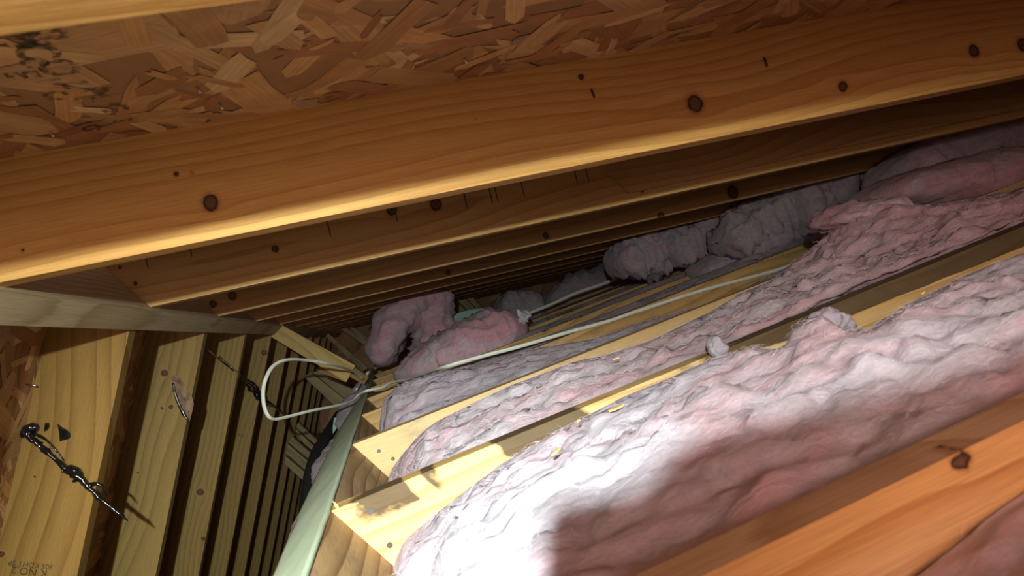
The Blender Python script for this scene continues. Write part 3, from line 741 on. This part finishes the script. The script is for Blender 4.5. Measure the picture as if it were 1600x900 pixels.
bay(1, [(0, -.13), (.026, -.108), (.072, -.075), (.114, -.057), (.184, -.036), (.228, -.026), (.282, -.016), (.386, -.006), (.459, -.004), (.549, -.004), (.60, -.010), (.64, -.028), (.672, -.026), (.69, -.004), (.731, -.004), (.755, -.042), (.79, -.058), (.87, -.042), (1.03, -.036), (1.2, -.045), (2.2, -.02), (3.3, .0)],
    [(0, -.05), (.1, -.03), (.2, -.012), (.5, -.01), (1, -.01), (3.3, 0)], 2.55,
    'broad pale batt in the nearest bay, shaded pink at its lower right', M['wool_pale'], (.10, .012), .0075, .030, [(.72, .94, .05, .05, .09), (.78, .6, .03, .10, .16), (.55, .5, .03, .08, .2)], 1)
bay(0, [(0, -.1), (.2, -.07), (.30, -.065), (.36, -.055), (.42, -.045), (.5, -.03), (.6, -.02), (.7, -.01), (3.3, 0)], [(0, -.05), (.3, -.02), (3.3, 0)], 2.6,
    'out-of-focus pink batt in the bottom right corner, on the near side of the orange-sided joist', M['wool_pink'], (.05, .05), .012, .022, [], 2)
bay(2, [(0, -.13), (.021, -.113), (.054, -.082), (.112, -.045), (.158, -.023), (.25, -.01), (.352, -.003), (.423, -.006), (.485, -.007), (.566, -.018), (.64, -.026), (.697, -.028), (.744, -.021), (.83, -.017), (.92, .0), (.994, .0), (1.173, .055), (1.295, .105), (1.373, .075), (1.471, .03), (1.704, -.02), (2.4, -.02), (3.3, 0)],
    [(0, -.06), (.2, -.02), (.5, -.008), (1.0, .0), (1.4, .0), (3.3, 0)], 2.55,
    'pale pink batt in the second bay, heaped up high towards the right', M['wool_mix'], (.08, .015), .009, .034, [(1.2, .75, .03, .12, .3), (.25, .8, .02, .05, .2)], 3)
bay(3, [(0, -.05), (.034, -.022), (.077, .03), (.135, .05), (.238, .045), (.284, .035), (.366, .008), (.49, .010), (.556, -.004), (.712, -.039), (.853, -.045), (1.015, -.06), (1.164, -.075), (1.4, -.05), (1.8, .0), (3.3, 0)],
    [(0, -.05), (.2, -.01), (.6, -.015), (1.2, -.02), (3.3, 0)], 2.55, 'grey-white batt in the third bay, curling over the joist end by the cable', M['wool_pale'], (.04, .03), .012, .03, [], 4)
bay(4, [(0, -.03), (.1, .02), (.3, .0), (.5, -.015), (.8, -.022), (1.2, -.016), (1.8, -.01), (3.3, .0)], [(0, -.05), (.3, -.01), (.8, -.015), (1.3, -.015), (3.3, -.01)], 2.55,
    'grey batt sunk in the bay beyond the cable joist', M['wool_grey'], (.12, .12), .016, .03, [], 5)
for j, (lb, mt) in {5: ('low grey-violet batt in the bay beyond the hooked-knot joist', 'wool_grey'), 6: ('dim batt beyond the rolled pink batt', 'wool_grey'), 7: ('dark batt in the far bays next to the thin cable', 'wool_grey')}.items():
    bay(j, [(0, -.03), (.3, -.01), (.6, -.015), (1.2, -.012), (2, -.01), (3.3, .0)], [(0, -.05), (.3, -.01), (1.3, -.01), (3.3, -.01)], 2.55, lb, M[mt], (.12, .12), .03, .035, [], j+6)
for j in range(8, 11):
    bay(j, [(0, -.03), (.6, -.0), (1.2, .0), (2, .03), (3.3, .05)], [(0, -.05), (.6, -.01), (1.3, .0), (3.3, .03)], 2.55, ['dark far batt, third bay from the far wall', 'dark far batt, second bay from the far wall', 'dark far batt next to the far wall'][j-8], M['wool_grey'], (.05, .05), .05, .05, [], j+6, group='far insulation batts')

def lump(name, spine, rw, rh, mat, label, seed=0, amp=.12, seg=40, rings=44, wdir=(0, 1, 0), sq=.75, group=None, fs=7., cap=.5):
    """a piece of batt: superelliptic section swept along a spine, ends closed, wool noise over it.
    rw: half width along wdir, rh: half height"""
    P = np.array(spine, float); n0 = len(P)
    ts = np.linspace(0, n0-1, rings)
    def cr(i):
        k = min(int(i), n0-2); t = i-k
        p0, p1, p2, p3 = P[max(k-1, 0)], P[k], P[k+1], P[min(k+2, n0-1)]
        return .5*((2*p1)+(-p0+p2)*t+(2*p0-5*p1+4*p2-p3)*t*t+(-p0+3*p1-3*p2+p3)*t**3)
    C = np.array([cr(i) for i in ts]); T = np.gradient(C, axis=0); T /= np.linalg.norm(T, axis=1)[:, None]
    RW = np.interp(ts, range(n0), rw); RH = np.interp(ts, range(n0), rh)
    V = []; wd = np.array(wdir, float)
    for i in range(rings):
        e = i/(rings-1); c_ = min(e, 1-e)*2/cap; sc = math.sqrt(max(.0004, 1-(1-min(1, c_))**2))
        a = wd-T[i]*(wd@T[i]); a /= np.linalg.norm(a); b_ = np.cross(T[i], a)
        for k in range(seg):
            th = 2*math.pi*k/seg; cs, sn = math.cos(th), math.sin(th)
            x = math.copysign(abs(cs)**sq, cs); y = math.copysign(abs(sn)**sq, sn)
            p = C[i]+a*x*RW[i]*sc+b_*y*RH[i]*sc
            q = (p[0]*fs/3+seed, p[1]*fs/3, p[2]*fs/3)
            d = amp*min(RW[i], RH[i])*(1.1*fbm(q, 2.6, 3)+1.5*(billow(q, 5, 3)-.36)+.5*(billow(q, 14, 3)-.36)+.3*fbm(q, 26, 3))
            dr = (a*x*RH[i]+b_*y*RW[i]); dr /= np.linalg.norm(dr)+1e-9
            V.append(p+dr*d*1.6*(.3+.7*sc))
    F = [(i*seg+k, i*seg+(k+1) % seg, (i+1)*seg+(k+1) % seg, (i+1)*seg+k) for i in range(rings-1) for k in range(seg)]
    F += [tuple(range(seg))[::-1], tuple(range((rings-1)*seg, rings*seg))]
    o = fixn(link(name, V, F, mat, smooth=True)); return tag(o, label, 'insulation', group)
def fibres(o, n, seed, L0=.007, L1=.022, wd_=.00032):
    """loose glass fibres standing off the surface of a batt"""
    me = o.data; me.calc_loop_triangles(); r = np.random.RandomState(seed)
    co_ = np.zeros(len(me.vertices)*3, np.float32); me.vertices.foreach_get('co', co_); co_ = co_.reshape(-1, 3)+np.array(o.location)
    ti = np.zeros(len(me.loop_triangles)*3, np.int32); me.loop_triangles.foreach_get('vertices', ti); ti = ti.reshape(-1, 3)
    A, B, C_ = co_[ti[:, 0]], co_[ti[:, 1]], co_[ti[:, 2]]; nr = np.cross(B-A, C_-A); ar = np.linalg.norm(nr, axis=1); nrm = nr/(ar[:, None]+1e-12)
    lo_y, hi_y = co_[:, 1].min()+.001, co_[:, 1].max()-.001
    mid = (A+B+C_)/3; dist = np.linalg.norm(mid-CAM, axis=1)
    wgt = ar/dist**2*(nrm@np.array([SQ, 0, CQ]) > .1)*(dist < 4.5); wgt /= wgt.sum()
    idx = r.choice(len(ti), n, p=wgt); V = []; F = []
    for k, i in enumerate(idx):
        u, v = r.rand(2)
        if u+v > 1: u, v = 1-u, 1-v
        p = A[i]+(B[i]-A[i])*u+(C_[i]-A[i])*v; nn = nrm[i]
        d = r.normal(size=3); d -= nn*(d@nn); d += np.array([CQ, 0, -SQ])*r.choice([-1, 1])*.9; d /= np.linalg.norm(d); L_ = r.uniform(L0, L1); b_ = np.cross(d, nn); bend = r.normal()*.35
        w2 = wd_*min(1.5, dist[i])
        pts = [p-nn*.001, p+d*L_*.35+nn*L_*r.uniform(.05, .16), p+d*L_*.7+b_*bend*L_*.4+nn*L_*r.uniform(.03, .2), p+d*L_+b_*bend*L_+nn*L_*r.uniform(-.03, .15)]
        st = len(V); pts = [np.array([max(a_[0], XG+.004), min(max(a_[1], lo_y), hi_y), a_[2]]) for a_ in pts]
        for q, pp in enumerate(pts):
            ww = w2*(1-q*.27); V += [pp-nn*ww*.6+b_*ww*.5, pp+nn*ww*.6-b_*ww*.5]
        F += [(st+2*q, st+2*q+1, st+2*q+3, st+2*q+2) for q in range(3)]
    f = link('insulation_fibres', V, F, M['fibre'], o, origin=np.array(o.location)); f.location = (0, 0, 0); f['kind'] = 'stuff'
M['fibre'] = plain('glass_fibre', (.70, .58, .65), .7, bscale=30, var=.1)
for nm_, n_, sd_ in (('insulation_batt', 9000, 1), ('insulation_batt.001', 2500, 2), ('insulation_batt.002', 9000, 3), ('insulation_batt.003', 4500, 4), ('insulation_batt.004', 1500, 5)):
    fibres(bpy.data.objects[nm_], n_, sd_)
# folded batt standing up like a tent: two slabs leaning together
YT = JB(7)+.12
lump('insulation_batt', [at(592, 572, YT-.1), at(603, 535, YT-.1), at(622, 497, YT-.05), at(645, 478, YT), at(665, 475, YT+.05)], [.30]*5, [.08, .10, .11, .10, .06], M['wool_pink'], 'dusty pink batt folded and standing upright at the far left end, its left leaf', 31, .16)
lump('insulation_batt', [at(686, 478, YT+.05), at(676, 500, YT), at(680, 530, YT), at(672, 575, YT)], [.28]*4, [.05, .11, .13, .13], M['wool_pink'], 'dusty pink standing batt leaf right of the folded one, darker', 33, .16)
# rolled batt
YR = JB(5)+.28
lump('insulation_batt', [at(630, 588, YR-.05), at(665, 570, YR), at(705, 551, YR), at(745, 536, YR), at(785, 520, YR), at(822, 508, YR)], [.20, .22, .26, .26, .24, .18], [.05, .075, .095, .115, .105, .06], M['wool_pink'], 'bright pink rolled batt lying on the joists in the middle of the photo', 35, .14, 48, 70)
# torn paper tuft at its end
V = []; F = []
rs = np.random.RandomState(5)
c0 = at(820, 494, YR-.15)
for k in range(14):
    d = rs.normal(size=3); d /= np.linalg.norm(d); e = rs.normal(size=3); e -= d*(e@d); e /= np.linalg.norm(e); nrm = np.cross(d, e)
    s_ = rs.uniform(.015, .035); c = c0+rs.normal(size=3)*.018
    v, f = prism([c-d*s_-e*s_*.5, c+d*s_*.9-e*s_*.3, c+d*s_+e*s_*.6, c-d*s_*.2+e*s_*.8], nrm*.0012); o_ = len(V); V += list(v); F += [tuple(i+o_ for i in q) for q in f]
tag(link('paper_scrap', V, F, M['paper']), 'crumpled white torn paper facing at the right end of the rolled batt', 'paper')
# small rolled end farther on
YQ = JB(8)
lump('insulation_batt', [at(775, 497, YQ), at(800, 485, YQ), at(822, 478, YQ), at(845, 466, YQ)], [.2]*4, [.05, .12, .12, .08], M['wool_grey'], 'small dim pink roll beyond the bright rolled batt', 37, .15)
# long fallen batts at the upper right
YE = 1.80
lump('insulation_batt', [at(1352, 318, YE), at(1400, 303, YE), at(1460, 292, YE), at(1540, 282, YE), at(1640, 270, YE)], [.14, .16, .17, .17, .17], [.02, .055, .07, .08, .08], M['wool_pink'], 'long rose-pink batt lying near the right edge below the rafters', 41, .10, 48, 70, cap=.25)
YF = 1.98
lump('insulation_batt', [at(1372, 296, YF), at(1440, 262, YF), at(1520, 232, YF), at(1640, 205, YF)], [.15]*4, [.06, .08, .09, .10], M['wool_grey'], 'dim grey-pink batt squeezed under the rafters at the upper right edge', 43, .13, 44, 60)
# heaps towards the eave
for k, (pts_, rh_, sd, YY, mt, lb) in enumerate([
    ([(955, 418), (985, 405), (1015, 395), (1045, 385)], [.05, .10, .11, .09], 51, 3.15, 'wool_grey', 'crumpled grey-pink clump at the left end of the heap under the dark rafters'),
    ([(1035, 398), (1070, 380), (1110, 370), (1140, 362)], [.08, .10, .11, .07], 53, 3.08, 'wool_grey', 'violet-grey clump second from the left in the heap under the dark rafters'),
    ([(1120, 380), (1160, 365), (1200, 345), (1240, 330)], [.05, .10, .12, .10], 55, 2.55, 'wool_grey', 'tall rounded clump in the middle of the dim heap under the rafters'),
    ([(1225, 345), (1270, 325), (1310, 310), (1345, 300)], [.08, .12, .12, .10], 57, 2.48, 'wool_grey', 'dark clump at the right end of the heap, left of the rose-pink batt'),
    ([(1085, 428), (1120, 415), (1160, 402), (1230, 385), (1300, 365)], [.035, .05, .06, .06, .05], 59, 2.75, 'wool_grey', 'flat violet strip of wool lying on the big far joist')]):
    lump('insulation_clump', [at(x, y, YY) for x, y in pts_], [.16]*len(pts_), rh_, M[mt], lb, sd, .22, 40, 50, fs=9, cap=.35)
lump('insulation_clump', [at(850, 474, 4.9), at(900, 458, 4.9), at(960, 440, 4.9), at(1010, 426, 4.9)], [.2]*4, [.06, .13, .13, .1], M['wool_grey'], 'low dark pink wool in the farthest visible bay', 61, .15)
# ragged crest and tuft on the high heap of the second bay
lump('insulation_clump', [at(1288, 352, 1.50), at(1315, 340, 1.50), at(1360, 338, 1.50), at(1400, 345, 1.50), at(1450, 350, 1.5)], [.10]*5, [.012, .024, .03, .03, .02], M['wool_pink'], 'ragged pink crest on top of the high heap right of centre', 63, .30, 44, 60, fs=10)
lump('insulation_clump', [at(1400, 372, 1.44), at(1460, 352, 1.44), at(1530, 338, 1.42), at(1620, 322, 1.40)], [.14]*4, [.02, .035, .04, .04], M['wool_grey'], 'greyish flattened wool right of the ragged pink crest', 65, .2, 44, 60, fs=9)
# white tufts on the bright batt's far edge
lump('insulation_tuft', [at(1112, 556, .985), at(1122, 545, .98), at(1135, 552, .97)], [.010, .014, .010], [.007, .012, .008], M['wool_pale'], 'tiny white tuft perched on the bright joist', 67, .4, 28, 26, fs=20)
lump('insulation_tuft', [at(1268, 520, .95), at(1285, 502, .95), at(1310, 505, .95), at(1338, 512, .95)], [.012, .02, .02, .014], [.008, .015, .013, .006], M['wool_pale'], 'white tuft of wool rising in front of the dark-topped joist', 69, .4, 36, 40, fs=18)
lump('insulation_clump', [at(1322, 640, .62), at(1343, 662, .60), at(1338, 695, .57), at(1310, 728, .545), at(1280, 765, .53)], [.012, .020, .022, .024, .016], [.008, .014, .016, .018, .010], M['wool_pale'], 'small finger-like roll of wool in the shaded part of the near batt', 81, .2, 28, 36, fs=12, wdir=(1, 0, 0), cap=.4)
# insulation peeking over the left side of the green strip
XL = -.12
for k, (pts_, rr_, sd, YY, lb) in enumerate([
    ([(505, 760), (510, 735), (517, 712), (527, 688)], .030, 71, 2.1, 'pale grey wool bulging out beside the green strip'),
    ([(535, 672), (545, 645), (556, 620), (566, 600)], .035, 73, 3.0, 'dusty wool along the far left edge of the green strip'),
    ([(462, 860), (478, 820), (490, 790)], .022, 75, 1.6, 'small dusty wool shred below the bulging one beside the green strip')]):
    lump('insulation_clump', [at(x, y, YY+.25*i) for i, (x, y) in enumerate(pts_)], [rr_*1.2]*len(pts_), [rr_*.5]+[rr_]*(len(pts_)-2)+[rr_*.6], M['wool_grey'], lb, sd, .25, 32, 36, fs=9, wdir=(1, 0, 0))
o = tube('dark_tube', [at(x, y, Yd) for x, y, Yd in [(468, 880, 2.6), (478, 800, 2.9), (485, 745, 3.1), (496, 708, 3.3), (512, 680, 3.5), (530, 650, 3.9)]], .03, M['black_tube'], seg=16, sub=6)  # plain black tube curving along the left of the green strip
tag(o, 'dark tube curving behind the green strip', 'duct')
# shiny duct spot far away behind the folded batt
o = tube('metal_duct', [at(600, 500, 5.6), at(612, 489, 5.6), at(625, 476, 5.6)], .09, M['duct'], seg=20, sub=3)
tag(o, 'shiny metal duct glinting behind the folded pink batt', 'duct')

# wood chips on the wool
for k, (x, y, l, a, lb) in enumerate([(962, 639, .020, .1, 'flat yellow wood chip on the pale near batt'), (869, 707, .022, .9, 'thin slanted yellow splinter on the pale near batt'), (963, 561, .012, -.5, 'tiny pale splinter on the second bay batt'), (904, 659, .006, .5, 'tiny yellow crumb on the pale batt'), (1443, 459, .006, .2, 'small orange crumb on the far part of the near batt')]):
    yy = .86 if y > 600 else (1.35 if x < 1000 else .9)
    n_ = np.array([SQ, 0, CQ]); P = onp(x, y, n_, np.array([XG, 0, ZG])+n_*.028)
    d = np.array([math.cos(a)*CQ, math.sin(a)*.8, -math.cos(a)*SQ]); e = np.cross(n_, d); wd_ = l*(.32 if k == 0 else .09)
    V, F = prism([P-d*l*.5-e*wd_*.5, P-d*l*.1-e*wd_, P+d*l*.5-e*wd_*.4, P+d*l*.45+e*wd_*.7, P+e*wd_, P-d*l*.45+e*wd_*.5], n_*.002)
    tag(link('wood_chip', V, F, M['chip']), lb, 'wood chip')

# ------------------------------------------------------------------ cables
cb = [(1600, 300, 1.9), (1500, 330, 1.95)]
def cable(name, px, r, label, flat=.5, ud=(.3, 1, .3)):
    o = tube(name, [at(x, y, Y) for x, y, Y in px], r, M['cable'], seg=10, sub=6, flat=flat, updir=ud); return tag(o, label, 'cable')
J4 = JB(4)
yl = JB(6)+.03
cable('electrical_cable', [(567, 592, yl-.12), (553, 581, yl-.3), (520, 570, 2.75), (480, 563, 2.6), (450, 562, 2.5), (428, 571, 2.45), (416, 590, 2.42), (411, 612, 2.42), (413, 636, 2.42), (420, 651, 2.42), (430, 655, 2.45), (450, 651, 2.5), (490, 641, 2.6), (530, 633, 2.75), (552, 625, 2.9), (560, 617, 2.95), (572, 611, 3.0), (596, 606, 2.97), (612, 598, 2.9), (640, 592, 2.7), (668, 582, 2.4), (700, 572, JF(4)-.012), (760, 555, JF(4)-.012), (810, 542, JF(4)-.012), (885, 520, JF(4)-.012), (950, 502, JF(4)-.012), (1000, 485, JF(4)-.012), (1100, 453, JF(4)-.012), (1200, 426, JF(4)-.012), (1240, 413, JF(4)-.03)],
      .0066, 'long white electrical cable looping off the header and running along a joist', .55)
cable('electrical_cable', [(573, 585, 3.9), (577, 580, 4.0), (582, 577, JF(8)-.02), (592, 573, JF(8)-.02), (603, 569, JF(8)-.02)], .009, 'thin cable end clipped on the farthest sawn joist end', .8)
cable('electrical_cable', [(557, 608, 3.3), (561, 602, 3.4), (564, 596, 3.5)], .006, 'short bright cable bit beside the loop at the header', .8)
cable('electrical_cable', [(828, 489, JF(7)-.02), (860, 476, JF(7)-.02), (900, 458, JF(7)-.02), (935, 446, JF(7)-.02), (965, 435, JF(7)-.02)], .010, 'thin grey cable on a far joist below the dark wool', .6)
cable('electrical_cable', [(1545, 318, 1.35), (1575, 311, 1.33), (1605, 304, 1.32), (1660, 290, 1.3)], .006, 'short white cable on the grey wool at the right edge', .6)

# ------------------------------------------------------------------ framing seen at the far end
def quad_board(name, p4, Y, th, mat, label, cat='board', group=None, seed=0, dY=0.):
    """p4: photo corners a,b (one end) c,d (other end): a-d one long edge, b-c the other"""
    a, b_, c, d = [at(x, y, Y+(dY if k in (2, 3) else 0)) for k, (x, y) in enumerate(p4)]
    Ls = np.linalg.norm(d-a); Dp = np.linalg.norm(b_-a)
    nrm = np.cross(d-a, b_-a); nrm /= np.linalg.norm(nrm)
    if nrm@(a-CAM) < 0: nrm = -nrm
    def f(s, h, w):
        u = (s/Ls)[:, None]; v = (h/Dp)[:, None]
        return (a*(1-u)+d*u)*(1-v)+(b_*(1-u)+c*u)*v+nrm*w[:, None]
    o = board(name, vecf(f), Ls, Dp, th, mat, .012, (), seed)
    return tag(fixn(o), label, cat, group)
quad_board('brace_board', [(433, 504), (420, 524), (541, 597), (555, 571)], JF(6)-.04, .036, M['brace'], 'short yellow brace board running from the ridge down to the header, above the cable loop', seed=901)
quad_board('brace_board', [(552, 573), (545, 588), (569, 601), (576, 589)], JF(6)+.005, .036, M['left_a'], 'short stub of board between the brace board and the header', seed=902)
quad_board('brace_board', [(500, 572), (497, 580), (539, 597), (545, 588)], JF(6)-.0, .03, M['left_a'], 'yellow lower board peeking out under the brace board behind the cable', seed=903)
G = 'boards of the far cross framing'
far = [([(504, 513), (501, 518), (567, 580), (575, 575)], 6.2, 'narrow far board slanting down right, first past the brace board'),
       ([(527, 504), (519, 505), (578, 545), (585, 538)], 6.6, 'reddish far board slanting down towards the standing pink batt'),
       ([(541, 504), (536, 505), (583, 541), (588, 538)], 6.9, 'thin greenish far board just right of the reddish slanting one'),
       ([(585, 500), (577, 502), (592, 518), (599, 512)], 7.2, 'far board stub beside the standing pink batt'),
       ([(486, 582), (474, 588), (539, 648), (546, 630)], 4.9, 'broad valley board inside the right half of the cable loop'),
       ([(500, 580), (484, 582), (538, 623), (556, 610)], 5.05, 'upper valley board partly crossed by the cable loop shadow'),
       ([(466, 660), (461, 668), (497, 698), (503, 694)], 5.4, 'topmost short far rafter under the cable loop'),
       ([(460, 668), (458, 677), (491, 707), (495, 702)], 5.3, 'second short far rafter under the cable loop'),
       ([(456, 682), (452, 692), (487, 722), (491, 713)], 5.2, 'third short far rafter under the cable loop'),
       ([(450, 694), (447, 708), (482, 739), (487, 726)], 5.1, 'fourth short far rafter, the brightest and widest below the loop'),
       ([(446, 713), (444, 724), (476, 753), (481, 742)], 5.0, 'lowest short far rafter below the cable loop'),
       ([(697, 469), (692, 471), (708, 491), (713, 489)], 6.3, 'leftmost of the small far studs right of the standing batt'),
       ([(707, 465), (698, 468), (715, 488), (728, 485)], 6.32, 'second small far stud right of the standing batt'),
       ([(721, 460), (709, 464), (730, 485), (742, 482)], 6.34, 'third and widest small far stud right of the standing batt'),
       ([(732, 457), (723, 460), (744, 482), (753, 480)], 6.36, 'rightmost small far stud right of the standing batt')]
for k, (p4, Y, lb) in enumerate(far):
    quad_board('framing_board', p4, Y, .06, M['stud'], lb, 'board', G, 950+k)
def flat_board(name, px, Y, th, mat, label, cat):
    V, F = prism([at(x, y, Y) for x, y in px], (0, th, 0)); o = fixn(link(name, V, F, mat)); return tag(o, label, cat)
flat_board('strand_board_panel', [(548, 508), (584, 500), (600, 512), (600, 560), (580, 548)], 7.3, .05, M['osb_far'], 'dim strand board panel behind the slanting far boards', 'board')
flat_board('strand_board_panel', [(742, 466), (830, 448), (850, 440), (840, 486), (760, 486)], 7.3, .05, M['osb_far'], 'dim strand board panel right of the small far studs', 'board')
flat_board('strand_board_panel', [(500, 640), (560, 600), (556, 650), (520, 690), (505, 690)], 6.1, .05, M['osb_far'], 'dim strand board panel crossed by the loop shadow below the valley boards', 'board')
# teal cut pieces of drywall
flat_board('drywall_scrap', [(702, 494), (706, 504), (722, 501), (742, 496), (755, 491), (769, 482), (758, 481), (740, 483), (722, 487)], JB(7)+.2, .03, M['teal'], 'pale teal drywall scrap between the standing batt and the rolled batt', 'drywall')
flat_board('drywall_scrap', [(522, 653), (532, 651), (530, 662), (524, 672), (520, 678), (520, 668)], 3.4, .03, M['teal'], 'small teal drywall scrap left of the green strip', 'drywall')
# far gable wall
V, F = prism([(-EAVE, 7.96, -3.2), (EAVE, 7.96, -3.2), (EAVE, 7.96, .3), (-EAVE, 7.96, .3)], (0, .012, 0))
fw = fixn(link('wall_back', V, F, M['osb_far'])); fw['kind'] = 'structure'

# ------------------------------------------------------------------ phone taking the photograph, just behind the lens plane
def box_lo(r0, r1, u0, u1, f0, f1):
    c = [CAM+RV*a+UV*b_+FV*f0 for a, b_ in ((r0, u0), (r1, u0), (r1, u1), (r0, u1))]; return prism(c, FV*(f1-f0))
ph = empty('smartphone', CAM-FV*.01); tag(ph, 'black smartphone held up to take the picture, just behind the viewpoint', 'phone')
import bmesh
c = [CAM+RV*a+UV*b_-FV*.014 for a, b_ in ((-.034, -.19), (.088, -.19), (.110, .094), (.002, .066), (-.004, .053), (-.034, .050))]; V, F = prism(c, FV*.010)
o = fixn(link('body', V, F, M['black'], ph, origin=CAM-FV*.01)); o.location = (0, 0, 0)
bm = bmesh.new(); bm.from_mesh(o.data); bmesh.ops.bevel(bm, geom=bm.edges[:], offset=.003, segments=3, affect='EDGES'); bm.to_mesh(o.data); bm.free()
V, F = tube('l', [CAM-FV*.0045, CAM-FV*.0025], .006, None, seg=20, sub=1, ret=True)
o = fixn(link('camera_lens', V, F, M['lens'], ph, origin=CAM-FV*.01)); o.location = (0, 0, 0)
